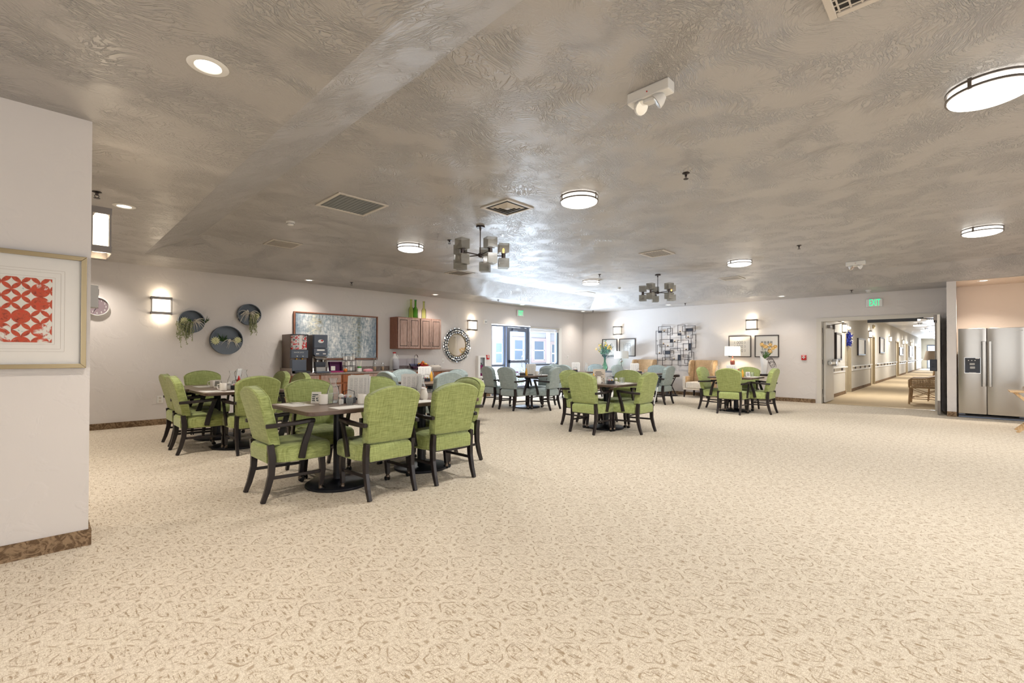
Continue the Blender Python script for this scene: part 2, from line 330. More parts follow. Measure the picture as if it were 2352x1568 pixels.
def m_circles():
    m = mat('circle_print', (240, 236, 228), 0.6); t = NT(m); v = t.coord('Object', scale=(1/0.08, 1, 1/0.08)); X = t.sep(v)
    n = t.noise(v, 0.9, 4, 0.65, 0.5); n2 = t.noise(v, 3.5, 4, 0.7)
    x = t.m('SUBTRACT', t.m('FRACT', X[0]), 0.5); y = t.m('SUBTRACT', t.m('FRACT', X[2]), 0.5)
    ax = t.m('ABSOLUTE', x); ay = t.m('ABSOLUTE', y)
    cell = t.new('ShaderNodeCombineXYZ'); t.l(t.m('FLOOR', X[0]), cell.inputs[0]); t.l(t.m('FLOOR', X[2]), cell.inputs[2]); wn_ = t.new('ShaderNodeTexWhiteNoise'); t.l(cell.outputs[0], wn_.inputs[0])
    disc = t.m('SUBTRACT', 1, smooth(t, t.m('SQRT', t.m('ADD', t.m('MULTIPLY', x, x), t.m('MULTIPLY', y, y))), 0.50, 0.54))
    star = t.m('SUBTRACT', 1, smooth(t, t.m('ADD', t.m('POWER', ax, 0.66), t.m('POWER', ay, 0.66)), 0.56, 0.62))
    has = t.m('GREATER_THAN', wn_.outputs[0], 0.52)
    red = t.m('MULTIPLY', disc, t.m('SUBTRACT', 1, t.m('MULTIPLY', star, has)))
    red = t.m('MULTIPLY', red, smooth(t, t.m('ADD', n, t.m('MULTIPLY', wn_.outputs[0], 0.25)), 0.44, 0.52))
    bgc = t.mix(smooth(t, n2, 0.60, 0.68), (234, 230, 220), (120, 170, 172)); rc = t.ramp(n2, [(0.3, (140, 52, 40)), (0.5, (204, 88, 58)), (0.7, (214, 70, 48))])
    t.color(t.mix(red, bgc, rc))
m_circles()
def m_news():
    m = mat('newsprint', (236, 234, 230), 0.85); t = NT(m); g = t.sep(t.coord('Generated'))
    cols = t.m('GREATER_THAN', t.m('FRACT', t.m('MULTIPLY', g[0], 4.0)), 0.22); rows = t.m('GREATER_THAN', t.m('FRACT', t.m('MULTIPLY', g[2], 22.0)), 0.5)
    n = smooth(t, t.noise(t.coord('Generated', scale=(60, 1, 22)), 1, 1), 0.4, 0.5); inb = t.m('MULTIPLY', t.m('MULTIPLY', t.m('GREATER_THAN', g[0], 0.1), t.m('LESS_THAN', g[0], 0.92)), t.m('MULTIPLY', t.m('GREATER_THAN', g[2], 0.08), t.m('LESS_THAN', g[2], 0.9)))
    t.color(t.mix(t.m('MULTIPLY', t.m('MULTIPLY', t.m('MULTIPLY', cols, rows), t.m('MULTIPLY', n, inb)), 0.5), (238, 236, 232), (70, 70, 74)))
m_news()
M = MATS
# ------------------------------------------------------------------ structure
HS, HT = 2.71, 3.00                    # soffit and tray ceiling heights
def struct(name, mb, m, **k):
    return mb.build(name, M[m], kind='structure', **k)
struct('floor', MB().bb((-4.2, -6.2, -0.1), (13.93, 10.02, 0)), 'carpet_loop')
m = mat('carpet_hall', (202, 182, 150), 0.95, spec=0.1); t = NT(m); v = t.coord('Object'); f = t.noise(v, 60, 4, 0.7); t.color(t.mix(f, (176, 152, 116), (218, 200, 170)))
struct('floor_hall', MB().bb((13.93, 0.15, -0.1), (58.2, 2.8, 0)), 'carpet_hall')
struct('trim_1', MB().bb((13.86, 0.41, 0), (13.93, 2.53, 0.006)), 'gold_frame')
c = MB()
lx0, lx1, ly0, ly1 = 1.105, 12.69, -5.0, 8.76; ux0, ux1, uy0, uy1 = 1.685, 12.05, -4.42, 8.13
X0, X1, Y0, Y1 = -4.1, 13.9, -6.1, 9.95
def q(c, a, b, cc, d): c.add([a, b, cc, d], [(0, 1, 2, 3)])
q(c, (X0, Y0, HS), (lx0, Y0, HS), (lx0, Y1, HS), (X0, Y1, HS)); q(c, (lx1, Y0, HS), (X1, Y0, HS), (X1, Y1, HS), (lx1, Y1, HS))
q(c, (lx0, Y0, HS), (lx1, Y0, HS), (lx1, ly0, HS), (lx0, ly0, HS)); q(c, (lx0, ly1, HS), (lx1, ly1, HS), (lx1, Y1, HS), (lx0, Y1, HS))
q(c, (lx0, ly0, HS), (ux0, uy0, HT), (ux0, uy1, HT), (lx0, ly1, HS)); q(c, (lx1, ly0, HS), (lx1, ly1, HS), (ux1, uy1, HT), (ux1, uy0, HT))
q(c, (lx0, ly1, HS), (ux0, uy1, HT), (ux1, uy1, HT), (lx1, ly1, HS)); q(c, (lx0, ly0, HS), (lx1, ly0, HS), (ux1, uy0, HT), (ux0, uy0, HT))
q(c, (ux0, uy0, HT), (ux1, uy0, HT), (ux1, uy1, HT), (ux0, uy1, HT))
struct('ceiling', c, 'ceiling_texture')
WA, WB = 9.87, 13.85
w = MB(); w.bb((-4.1, WA, 0), (9.29, WA+0.2, HS)); w.bb((9.29, WA, 2.13), (12.6, WA+0.2, HS)); w.bb((12.6, WA, 0), (WB+0.15, WA+0.2, HS))
struct('wall_far', w, 'wall_paint')
w = MB(); w.bb((WB, 2.60, 0), (WB+0.15, WA, HS)); w.bb((WB, 0.34, 2.16), (WB+0.15, 2.60, HS)); w.bb((WB, 0.2, 0), (WB+0.15, 0.34, HS))
struct('wall_right', w, 'wall_paint')
struct('wall_partition', MB().bb((12.78, 0.06, 0), (WB+0.15, 0.2, HS)), 'wall_paint')
w = MB(); w.bb((WB, -2.3, 0), (WB+0.15, 0.06, HS)); w.bb((12.78, -2.42, 0), (WB+0.15, -2.3, HS))
struct('wall_niche', w, 'wall_peach')
struct('ceiling_niche', MB().bb((12.80, -2.3, HS-0.012), (WB, 0.06, HS-0.002)), 'wall_peach')
struct('wall_near', MB().bb((-4.1, 4.0, 0), (0.235, 4.42, HS)), 'wall_paint')
struct('wall_behind', MB().bb((-4.2, -6.1, 0), (-4.0, WA, HS)), 'wall_paint')
w = MB(); w.bb((-4.1, -6.2, 0), (WB+0.15, -6.0, HS)); w.bb((12.78, -6.0, 0), (WB+0.15, -2.42, HS))
struct('wall_front', w, 'wall_paint')
def base(name, a, b): struct(name, MB().bb(a, b), 'carpet_base')
base('baseboard_far', (-4, WA-0.014, 0), (3.45, WA, 0.1)); base('baseboard_far', (7.42, WA-0.014, 0), (9.24, WA, 0.1)); base('baseboard_far', (12.66, WA-0.014, 0), (WB, WA, 0.1))
base('baseboard_right', (WB-0.014, 2.66, 0), (WB, WA-0.014, 0.1)); base('baseboard_near', (-4, 3.986, 0), (0.249, 4.0, 0.1)); base('baseboard_near', (0.235, 4.0, 0), (0.249, 4.434, 0.1))
base('baseboard_partition', (12.766, 0.06, 0), (12.78, 0.2, 0.1))
# hall
HH = 2.80
hd = [(17.95, 19.0), (23.7, 24.95), (33.9, 35.6), (40.5, 41.9), (48.6, 50.4)]
w = MB(); xs = 13.99
for a, b in hd: w.bb((xs, 2.64, 0), (a, 2.79, HH)); w.bb((a, 2.64, 2.05), (b, 2.79, HH)); xs = b
w.bb((xs, 2.64, 0), (58, 2.79, HH)); struct('wall_hall_left', w, 'wall_hall')
struct('wall_hall_right', MB().bb((14.0, 0.05, 0), (58, 0.2, HH)), 'wall_hall')
w = MB(); w.bb((57.9, 0.1, 2.2), (58.1, 2.8, HH)); w.bb((57.9, 2.25, 0), (58.1, 2.8, 2.2)); w.bb((57.9, 0.1, 0), (58.1, 1.0, 2.2)); struct('wall_hall_end', w, 'wall_hall')
struct('ceiling_hall', MB().bb((14.0, 0.1, HH), (58.1, 2.75, HH+0.05)), 'ceiling_texture')
xs = 14.0
for a, b in hd+[(57.9, 58)]:
    base('baseboard_hall', (xs, 2.626, 0), (a-0.02, 2.64, 0.1)); xs = b+0.02
for i, (a, b) in enumerate(hd):
    d = MB(); d.bb((a, 2.70, 0.01), (b, 2.74, 2.05)); o = d.build('door_%d' % (i+3), M['door_wood'], kind='structure')
    fr = MB(); fr.bb((a, 2.62, 0), (a+0.06, 2.70, 2.05)); fr.bb((b-0.06, 2.62, 0), (b, 2.70, 2.05)); fr.bb((a+0.06, 2.62, 1.99), (b-0.06, 2.70, 2.05)); fr.build('door_casing', M['door_wood'], o)
    h = MB(); h.cyl((a+0.14, 2.70, 1.0), 0.03, 0.03, 10, Matrix.Rotation(PI/2, 3, 'X')); h.bb((a+0.12, 2.64, 0.985), (a+0.26, 2.66, 1.015)); h.build('door_handle', M['dark_plastic'], o)
    tg = MB(); tg.bb((b-0.75, 2.60, 2.09), (b-0.25, 2.63, 2.15)); tg.build('door_lamp', M['can_glow'], o)
# hall end glazed door
w = struct('window_2', MB().bb((57.85, 1.0, 0), (57.9, 1.08, 2.2)).bb((57.85, 2.17, 0), (57.9, 2.25, 2.2)).bb((57.85, 1.08, 2.1), (57.9, 2.17, 2.2)).bb((57.85, 1.08, 0.85), (57.9, 2.17, 0.95)).bb((57.85, 1.08, 0), (57.9, 2.17, 0.12)), 'alum_blue')
MB().bb((57.89, 1.08, 0.95), (57.9, 2.17, 2.1)).build('pane', M['glass_pane'], w); MB().bb((57.89, 1.08, 0.12), (57.9, 2.17, 0.85)).build('pane', M['glass_pane'], w)
# ------------------------------------------------------------------ glazed entrance in the far wall
YF = WA+0.07
e = MB()
for a, b in ((9.29, 9.335), (9.85, 9.905), (9.955, 10.0), (10.92, 10.985), (12.38, 12.46)): e.bb((a, YF-0.04, 0), (b, YF+0.04, 2.1))
for a, b in ((9.335, 9.85), (9.905, 9.955), (10.0, 10.92), (10.985, 12.38)): e.bb((a, YF-0.04, 2.06), (b, YF+0.04, 2.1))
for a, b in ((9.335, 9.85), (10.985, 12.38)): e.bb((a, YF-0.04, 0.86), (b, YF+0.04, 0.92)); e.bb((a, YF-0.04, 0), (b, YF+0.04, 0.13))
win = struct('window_1', e, 'alum_blue')
for a, b, z0, z1 in ((9.335, 9.85, 0.13, 0.86), (9.335, 9.85, 0.92, 2.06), (10.985, 12.38, 0.13, 0.86), (10.985, 12.38, 0.92, 2.06)):
    MB().bb((a, YF-0.006, z0), (b, YF+0.006, z1)).build('pane', M['glass_pane'], win)
rv = MB(); rv.bb((12.46, WA+0.0, 0), (12.6, WA+0.19, 2.13)); rv.build('window_reveal', M['white_plastic'], win)
d = MB(); d.bb((10.01, YF-0.025, 0.02), (10.11, YF+0.025, 2.05)); d.bb((10.81, YF-0.025, 0.02), (10.91, YF+0.025, 2.05)); d.bb((10.11, YF-0.025, 1.93), (10.81, YF+0.025, 2.05)); d.bb((10.11, YF-0.025, 0.02), (10.81, YF+0.025, 0.24))
door = struct('door_1', d, 'alum_blue')
MB().bb((10.11, YF-0.006, 0.24), (10.81, YF+0.006, 1.93)).build('pane', M['glass_pane'], door)
pb = MB(); pb.bb((10.03, YF-0.10, 0.96), (10.9, YF-0.055, 1.04)); pb.bb((10.84, YF-0.11, 0.93), (10.9, YF-0.025, 1.07)); pb.bb((10.03, YF-0.11, 0.95), (10.07, YF-0.025, 1.05)); pb.build('push_bar', M['alum_blue'], door, 0.008)
cl = MB(); cl.bb((10.18, YF-0.09, 1.95), (10.42, YF-0.025, 2.03)); cl.bar([(10.3, YF-0.1, 2.02), (10.62, YF-0.16, 2.05)], 0.02, 0.012, (0, 0, 1)); cl.bar([(10.62, YF-0.16, 2.05), (10.75, YF-0.045, 2.07)], 0.02, 0.012, (0, 0, 1)); cl.build('door_closer', M['alum_blue'], door)
hn = MB(); hn.tube([(10.75, YF+0.03, 0.8), (10.75, YF+0.08, 0.85), (10.75, YF+0.08, 1.15), (10.75, YF+0.03, 1.2)], 0.012); hn.build('door_handle', M['chrome'], door)
b = thing('roller_blind', 'pale blind rolled up at the top of the wide window beside the glass door', 'blind', (11.7, WA-0.03, 0))
MB().lathe([(0.035, -0.72), (0.035, 0.72)], (0, 0, 2.09), 14, Matrix.Rotation(PI/2, 3, 'Y')).build('blind_roll', M['vent_white'], b)
for k in range(3): MB().box((0, 0.01+0.006*(k % 2), 2.035-0.028*k), (1.42, 0.02, 0.022)).build('slat', M['vent_white'], b)
MB().tube([(-0.74, 0.0, 2.09), (-0.74, -0.005, 1.2)], 0.004).build('pull_cord', M['white_plastic'], b)
# ------------------------------------------------------------------ outside the entrance
struct('ground', MB().bb((2, WA+0.2, -0.16), (30, 24, -0.06)), 'concrete')
hs = thing('courtyard_building', 'pale sided building with pink window trim seen through the glass entrance', 'building', (14, 14.5, 0))
for k in range(24): MB().bb((-9, 0.0+0.012*(k % 2), -0.1+k*0.18), (12, 0.2, 0.08+k*0.18)).build('siding_board', M['siding'], hs)
MB().bb((-9, -0.7, 2.28), (12, 0.02, 2.46)).build('eave', M['gutter_white'], hs); MB().bb((-9.2, -0.5, 4.22), (12.2, 0.2, 4.3)).build('roof_edge', M['gutter_white'], hs)
for x0, x1, z0, z1 in ((-0.33, 0.44, 0.72, 1.86), (0.85, 1.78, 0.84, 2.02), (2.2, 3.27, 0.84, 2.0), (3.5, 4.35, 0.7, 1.86), (-3.4, -2.4, 0.8, 2.0), (6, 7, 0.8, 2.0)):
    wq = MB(); wd = 0.15
    wq.bb((x0, -0.05, z0), (x0+wd, 0.0, z1)); wq.bb((x1-wd, -0.05, z0), (x1, 0.0, z1)); wq.bb((x0+wd, -0.05, z1-wd), (x1-wd, 0.0, z1)); wq.bb((x0+wd, -0.05, z0), (x1-wd, 0.0, z0+wd*0.7)); o = wq.build('window_trim', M['trim_pink'], hs)
    MB().bb((x0+wd, -0.03, z0+wd*0.7), (x1-wd, -0.01, z1-wd)).build('pane', M['ext_glass'], o)
    zz = (z0+z1)/2; g = MB(); g.bb((x0+wd, -0.045, zz-0.03), (x1-wd, -0.02, zz+0.03))
    for a in (x0+wd, x1-wd-0.04): g.bb((a, -0.045, z0+wd*0.7), (a+0.04, -0.031, z1-wd))
    g.bb((x0+wd, -0.045, z0+wd*0.7), (x1-wd, -0.031, z0+wd*0.7+0.04)); g.build('sash', M['gutter_white'], o)
MB().bb((3.27, -0.12, 0), (3.45, -0.02, 2.3)).build('downspout', M['gutter_white'], hs)
random.seed(3)
def bush(x, y, r, h, label):
    b = MB()
    for k in range(170):
        a = random.uniform(0, 2*PI); rr = r*math.sqrt(random.random()); z = random.uniform(0.05, h)*(1-0.5*(rr/r)**2)
        p = Vector((rr*math.cos(a), rr*math.sin(a), z)); d = Vector((random.uniform(-1, 1), random.uniform(-1, 1), random.uniform(-0.2, 1))).normalized()*0.09; s_ = d.cross(Vector((0.3, 0.5, 1))).normalized()*0.03
        b.add([p, p+d*0.5+s_, p+d, p+d*0.5-s_], [(0, 1, 2, 3)])
    o = thing('shrub', label, 'shrub', (x, y, -0.06)); b.build('foliage', M['shrub'], o)
    st = MB()
    for k in range(5): st.tube([(0, 0, 0), (random.uniform(-.3, .3)*r, random.uniform(-.3, .3)*r, h*0.7)], 0.01, 5)
    st.build('stem', M['twig'], o)
bush(11.9, 12.3, 0.6, 0.8, 'greyish bush outside, low behind the wide window right of the glass door'); bush(10.9, 12.9, 0.5, 0.6, 'small greyish bush outside, seen through the lower glass of the door'); bush(13.6, 12.9, 0.6, 0.75, 'greyish bush outside, at the right edge of the wide window')
gp = MB()
for k in range(260):
    x = random.uniform(7.5, 13); y = random.uniform(10.8, 12.6)
    if math.sin(x*5)+math.sin(y*7) > 0.4: gp.add([(x, y, -0.06), (x+0.02, y, -0.06), (x+random.uniform(-.03, .03), y, random.uniform(0.0, 0.05))], [(0, 1, 2)])
gp.build('grass', M['grass_green'], kind='stuff', label='sparse green grass on the pale ground outside the entrance', cat='grass')
# ------------------------------------------------------------------ hall double door
fr = MB(); fr.bb((WB-0.02, 2.53, 0), (WB+0.17, 2.63, 2.16)); fr.bb((WB-0.02, 0.32, 0), (WB+0.17, 0.41, 2.16)); fr.bb((WB-0.02, 0.41, 2.07), (WB+0.17, 2.53, 2.16))
dr = struct('door_2', fr, 'metal_door_frame')
op = MB(); op.bb((WB+0.02, 0.7, 2.0), (WB+0.06, 1.6, 2.07)); op.build('door_coordinator', M['dark_plastic'], dr)
l1 = MB(); l1.bb((WB+0.17, 2.47, 0.02), (WB+1.22, 2.515, 2.06)); a = l1.build('door_leaf', M['door_cream'], dr)
hg = MB()
for z in (0.3, 1.05, 1.85): hg.bb((WB+0.1, 2.515, z-0.06), (WB+0.17, 2.53, z+0.06))
hg.build('hinge', M['frame_metal'], a)
pb = MB(); pb.bb((WB+0.4, 2.38, 0.98), (WB+1.15, 2.41, 1.06)); pb.bb((WB+0.42, 2.41, 0.97), (WB+0.5, 2.47, 1.07)); pb.bb((WB+1.02, 2.36, 0.93), (WB+1.18, 2.47, 1.12)); pb.build('push_bar', M['chrome'], a, 0.01)
rd = MB(); rd.tube([(WB+1.12, 2.44, 1.1), (WB+1.12, 2.44, 1.95)], 0.008); rd.bb((WB+1.08, 2.42, 1.92), (WB+1.16, 2.47, 2.04)); rd.build('vertical_rod', M['frame_metal'], a)
cl = MB(); cl.bb((WB+0.35, 2.40, 1.93), (WB+0.62, 2.47, 2.0)); cl.tube([(WB+0.5, 2.42, 2.0), (WB+0.3, 2.1, 2.04), (WB+0.1, 2.2, 2.07)], 0.01); cl.build('door_closer', M['frame_metal'], a)
l2 = MB(); l2.bb((WB-1.04, 0.30, 0.02), (WB-0.02, 0.345, 2.06)); a = l2.build('door_leaf', M['door_cream'], dr)
pb = MB(); pb.bb((WB-1.0, 0.40, 0.98), (WB-0.2, 0.43, 1.06)); pb.bb((WB-0.98, 0.345, 0.90), (WB-0.84, 0.46, 1.14)); pb.bb((WB-0.3, 0.345, 0.97), (WB-0.22, 0.4, 1.07)); pb.build('push_bar', M['slate_dark'], a, 0.02)
rd = MB(); rd.tube([(WB-0.92, 0.37, 1.14), (WB-0.92, 0.37, 1.98)], 0.008); rd.bb((WB-0.96, 0.345, 1.95), (WB-0.88, 0.40, 2.06)); rd.build('vertical_rod', M['frame_metal'], a)
cl = MB(); cl.bb((WB-0.55, 0.345, 1.93), (WB-0.25, 0.41, 2.0)); cl.tube([(WB-0.4, 0.38, 2.01), (WB-0.2, 0.7, 2.05), (WB-0.02, 0.6, 2.07)], 0.01); cl.build('door_closer', M['dark_plastic'], a)
sw = MB(); sw.bb((WB-1.045, 0.302, 0.02), (WB-1.035, 0.343, 0.3)); sw.build('edge_plate', M['frame_metal'], a)
# ------------------------------------------------------------------ dining armchairs
def chair_proto(fab):
    t = thing('dining_armchair', 'x', 'chair')
    wood, F = M['espresso_wood'], M[fab]
    # local axes: origin on the floor midway between the rear feet, chair faces +Y
    def arch(s):                       # outline of the back seen from behind (x, height along the back)
        P = [(-0.215*s, 0.004*(s < 1)), (0.215*s, 0.004*(s < 1))]
        for i in range(5): P.append(((0.222+0.026*i/4)*s, 0.05+0.33*i/4))
        for i in range(1, 18):
            x = math.cos(PI*i/18); P.append((0.25*s*x, 0.395+0.098*s*(1-x*x)**0.62))
        for i in range(4, -1, -1): P.append((-(0.222+0.026*i/4)*s, 0.05+0.33*i/4))
        return P
    def back(xy, off, k):              # place outline in space: leaning back
        L = []
        for x, z in xy:
            zz = 0.25+(z-0.25)*k
            L.append((x, 0.055-0.20*zz-0.10*zz*zz+off, 0.462+zz*0.985))
        return L
    O = arch(1.0); I = arch(0.965)
    b = MB(); b.loops([back(arch(0.8), -0.050, 0.8), back(I, -0.047, 0.965), back(O, -0.034, 1), back(O, 0.026, 1), back(I, 0.042, 0.96), back(arch(0.8), 0.052, 0.8)])
    b.build('backrest', F, t)
    pp = MB(); ring = back(arch(1.0), 0.032, 1.0); pp.tube(ring+[ring[0]], 0.0045, 5, False); pp.build('piping', F, t.children[0])
    s = MB(); L = []
    def seat_plan(i):
        h = [(-0.203, -0.012), (0.203, -0.012), (0.203, 0.052), (0.235, 0.075), (0.262, 0.14), (0.270, 0.30), (0.266, 0.46), (0.25, 0.505), (0.21, 0.52), (-0.21, 0.52), (-0.25, 0.505), (-0.266, 0.46), (-0.270, 0.30), (-0.262, 0.14), (-0.235, 0.075), (-0.203, 0.052)]
        return [(x*(1-i/0.27), 0.25+(y-0.25)*(1-i/0.27)) for x, y in h]
    for z, ins in ((0.312, 0.015), (0.320, 0.003), (0.39, 0.0), (0.430, 0.004), (0.450, 0.018), (0.464, 0.055), (0.474, 0.12)):
        L.append([(x, y, z) for x, y in seat_plan(ins)])
    s.loops(L); s.build('seat', F, t)
    for sx in (-1, 1):
        x = sx*0.222
        MB().bar([(x, 0.012, 0.47), (x, 0.026, 0.36), (x, 0.02, 0.22), (x, -0.012, 0.09), (x, -0.045, 0.0)], [0.036, 0.038, 0.036, 0.033, 0.03], [0.05, 0.056, 0.05, 0.042, 0.036]).build('leg', wood, t, 0.004)
        l = MB().bar([(x*1.02, 0.435, 0.33), (x*1.02, 0.445, 0.2), (x*1.02, 0.43, 0.062)], [0.046, 0.042, 0.032], [0.05, 0.046, 0.034]).build('leg', wood, t, 0.004)
        k = MB(); k.cyl((x*1.02, 0.43, 0.048), 0.017, 0.018, 10); k.sphere((x*1.02, 0.43, 0.04), 0.021, 10, 6); k.build('caster_hood', M['brass_caster'], l)
        for dx in (-0.014, 0.014): MB().cyl((x*1.02+dx-0.006, 0.438, 0.021), 0.021, 0.012, 12, Matrix.Rotation(PI/2, 3, 'Y')).build('caster_wheel', M['rubber'], l)
        MB().bar([(x, 0.01, 0.195), (x*1.02, 0.43, 0.185)], 0.018, 0.026).build('stretcher', wood, t, 0.003)
        A = [(sx*0.252, -0.035, 0.628), (sx*0.275, 0.06, 0.632), (sx*0.292, 0.18, 0.640), (sx*0.29, 0.30, 0.650), (sx*0.285, 0.345, 0.650)]
        MB().bar(A, [0.034, 0.040, 0.048, 0.054, 0.05], 0.034).build('armrest', wood, t, 0.007)
        MB().bar([(sx*0.286, 0.325, 0.642), (sx*0.284, 0.30, 0.56), (sx*0.280, 0.265, 0.45), (sx*0.272, 0.245, 0.335)], 0.026, [0.045, 0.046, 0.052, 0.056]).build('arm_post', wood, t, 0.005)
    MB().bb((-0.20, 0.02, 0.30), (0.20, 0.45, 0.318)).build('seat_frame', wood, t)
    return t
PG, PS = chair_proto('fabric_green'), chair_proto('fabric_green_haze')
used = set()
def chair(x, y, face, label, hazed=False, tilt=0):
    """face: heading in degrees, 0 = +X, 90 = +Y"""
    p = PS if hazed else PG
    o = p if p.name not in used else copy_tree(p)
    used.add(p.name)
    place(o, (x, y, 0), math.radians(face-90+tilt), label, 'dining armchairs around the square tables')
# front pair of tables
chair(1.33, 4.30, 0, 'lime armchair at the left end of the nearest table, seen side-on')
chair(2.145, 3.55, 90, 'lime armchair before the nearest table, back to the viewer, largest chair back in view')
chair(2.81, 3.52, 90, 'lime armchair with its back to the viewer, second from left before the nearest tables', tilt=-2)
chair(3.54, 4.20, 180, 'lime armchair at the right end of the nearest tables, half hidden behind another back')
chair(2.06, 5.04, -90, 'lime armchair across the nearest table, behind the glass carafe'); chair(2.88, 5.06, -90, 'lime armchair across the nearest tables, behind the red and white carton')
# left pair by the planters
chair(1.22, 6.96, 0, 'nearer lime armchair at the left side of the far left tables'); chair(1.255, 7.66, 0, 'farther lime armchair at the left of the far left tables, mostly hidden by its twin')
chair(1.90, 6.24, 90, 'lime armchair with its back to the viewer at the far left tables'); chair(1.86, 8.74, -90, 'lime armchair nearest the planter wall, behind the white mugs')
chair(2.66, 6.95, 180, 'pale lit armchair on the right of the far left tables, nearer of two'); chair(2.66, 7.72, 180, 'pale lit armchair on the right of the far left tables, nearer the drink machines')
# table by the counter
chair(3.92, 6.55, 0, 'olive armchair left of the table in front of the counter', True); chair(4.72, 7.32, -90, 'haze-paled green armchair on the counter side of the table in front of the counter', True)
chair(4.45, 5.74, 90, 'haze-paled green armchair with its back to the viewer at the table in front of the counter', True); chair(5.28, 6.55, 180, 'haze-paled green armchair right of the table in front of the counter, beside the mirror', True)
# entrance table
chair(7.20, 7.14, 0, 'haze-paled green armchair left of the entrance table, back to the viewer', True); chair(7.38, 7.92, 0, 'haze-paled green armchair at the left of the entrance table, mostly hidden behind another', True, -12)
chair(7.99, 6.47, 90, 'haze-paled green armchair right front of the entrance table, turned slightly', True, 10); chair(8.66, 7.22, 180, 'haze-paled green armchair behind the entrance table, facing the room before the wide window', True)
# far corner table
chair(9.9, 7.66, 0, 'haze-paled green armchair left of the corner table', True); chair(10.6, 8.52, -90, 'haze-paled green armchair behind the corner table, only its top in view', True); chair(11.35, 7.66, 180, 'haze-paled green armchair right of the corner table, facing the room', True)
# table near the sculpture
chair(10.9, 5.21, 90, 'haze-paled green armchair with a cane leaning on it, before the table near the metal wall sculpture', True); chair(11.66, 5.9, 180, 'haze-paled green armchair facing the room under the metal wall sculpture', True); chair(10.9, 6.6, -90, 'haze-paled green armchair left of the tan wing chair, across the table near the sculpture', True)
# middle table
chair(5.925, 4.215, 0, 'olive armchair with its back to the viewer at the middle table'); chair(6.60, 4.95, -90, 'green armchair left of the middle table, half hidden behind another')
chair(6.64, 3.53, 90, 'green armchair at the right front of the middle table, side and back in view'); chair(7.31, 4.26, 180, 'green armchair across the middle table, facing the room')
# right table
chair(9.955, 3.43, 0, 'green armchair with its back to the viewer at the right-hand table'); chair(10.62, 4.2, -90, 'green armchair left of the right-hand table, beside the tan wing chair')
chair(10.67, 2.82, 90, 'green armchair at the right end of the right-hand table'); chair(11.35, 3.5, 180, 'green armchair across the right-hand table, below the framed prints')
# ------------------------------------------------------------------ square pedestal tables
def table_proto():
    t = thing('pedestal_table', 'x', 'table')
    o = MB(); P = rrect(0.92, 0.92, 0.07); P2 = rrect(0.91, 0.91, 0.066); o.loops([[(x, y, 0.715) for x, y in P2], [(x, y, 0.718) for x, y in P], [(x, y, 0.747) for x, y in P]], True, False); o.build('tabletop_edge', M['table_edge'], t)
    o = MB(); o.loops([[(x, y, 0.747) for x, y in P], [(x, y, 0.75) for x, y in P2]], True, False); o.build('tabletop', M['table_laminate'], t)
    MB().lathe([(0.06, 0.04), (0.048, 0.06), (0.045, 0.08), (0.045, 0.69)], n=18).build('pole', M['black_metal'], t)
    MB().lathe([(0.285, 0.0), (0.29, 0.008), (0.288, 0.022), (0.27, 0.03), (0.12, 0.045), (0.06, 0.06)], n=40).build('base', M['black_metal'], t)
    sp = MB(); sp.bb((-0.3, -0.03, 0.69), (0.3, 0.03, 0.715)); sp.bb((-0.03, -0.3, 0.692), (0.03, 0.3, 0.714)); sp.cyl((0, 0, 0.66), 0.07, 0.035, 16); sp.build('spider_bracket', M['black_metal'], t, 0.003)
    return t
PT = table_proto()
TB = [(1.98, 4.2, 'square wood-topped table at the very front, left one of the pushed-together pair'), (2.905, 4.19, 'square wood-topped table at the front, right one of the pushed-together pair'),
 (1.85, 6.87, 'square wood-topped table at far left, nearer of the pair below the planters'), (1.84, 7.80, 'square wood-topped table at far left, the one closest to the planter wall'),
 (4.72, 6.55, 'square table in front of the counter with sink and drink machines'), (7.92, 7.2, 'square table on a round base just inside the glass entrance'),
 (10.62, 7.68, 'square table in the far room corner, beside the window'), (10.92, 5.88, 'square table below the metal wall sculpture'), (6.62, 4.24, 'square table in the middle of the room holding a tan menu card'), (10.66, 3.53, 'square table on the right, before the lamp and white vase')]
for i, (x, y, l) in enumerate(TB): place(PT if i == 0 else copy_tree(PT), (x, y, 0), 0, l, 'square pedestal dining tables')
# ------------------------------------------------------------------ tableware prototypes (first use moves the prototype, later uses copy it)
ZT = 0.7505
PROTO = {}
def item(kind, x, y, label, rz=0, z=ZT, group=None):
    if kind not in PROTO: PROTO[kind] = [BUILD[kind](), False]
    p = PROTO[kind]
    o = copy_tree(p[0]) if p[1] else p[0]
    p[1] = True
    place(o, (x, y, z), math.radians(rz), label, group or GROUPS[kind]); return o
def b_mug():
    t = thing('mug', 'x', 'mug')
    MB().lathe([(0.034, 0), (0.040, 0.006), (0.041, 0.09), (0.039, 0.094), (0.036, 0.09), (0.034, 0.012), (0.001, 0.01)], n=20).build('cup', M['ceramic'], t)
    MB().tube([(0.039, 0, 0.078), (0.062, 0, 0.075), (0.070, 0, 0.05), (0.06, 0, 0.024), (0.039, 0, 0.02)], 0.006, 8).build('handle', M['ceramic'], t); return t
def b_tumbler():
    t = thing('tumbler', 'x', 'glass'); MB().lathe([(0.030, 0), (0.036, 0.10), (0.0335, 0.10), (0.028, 0.008), (0.001, 0.008)], n=18).build('glass_wall', M['glass_clear'], t)
    MB().lathe([(0.0275, 0.009), (0.031, 0.06)], n=16).build('water', M['water_clear'], t); return t
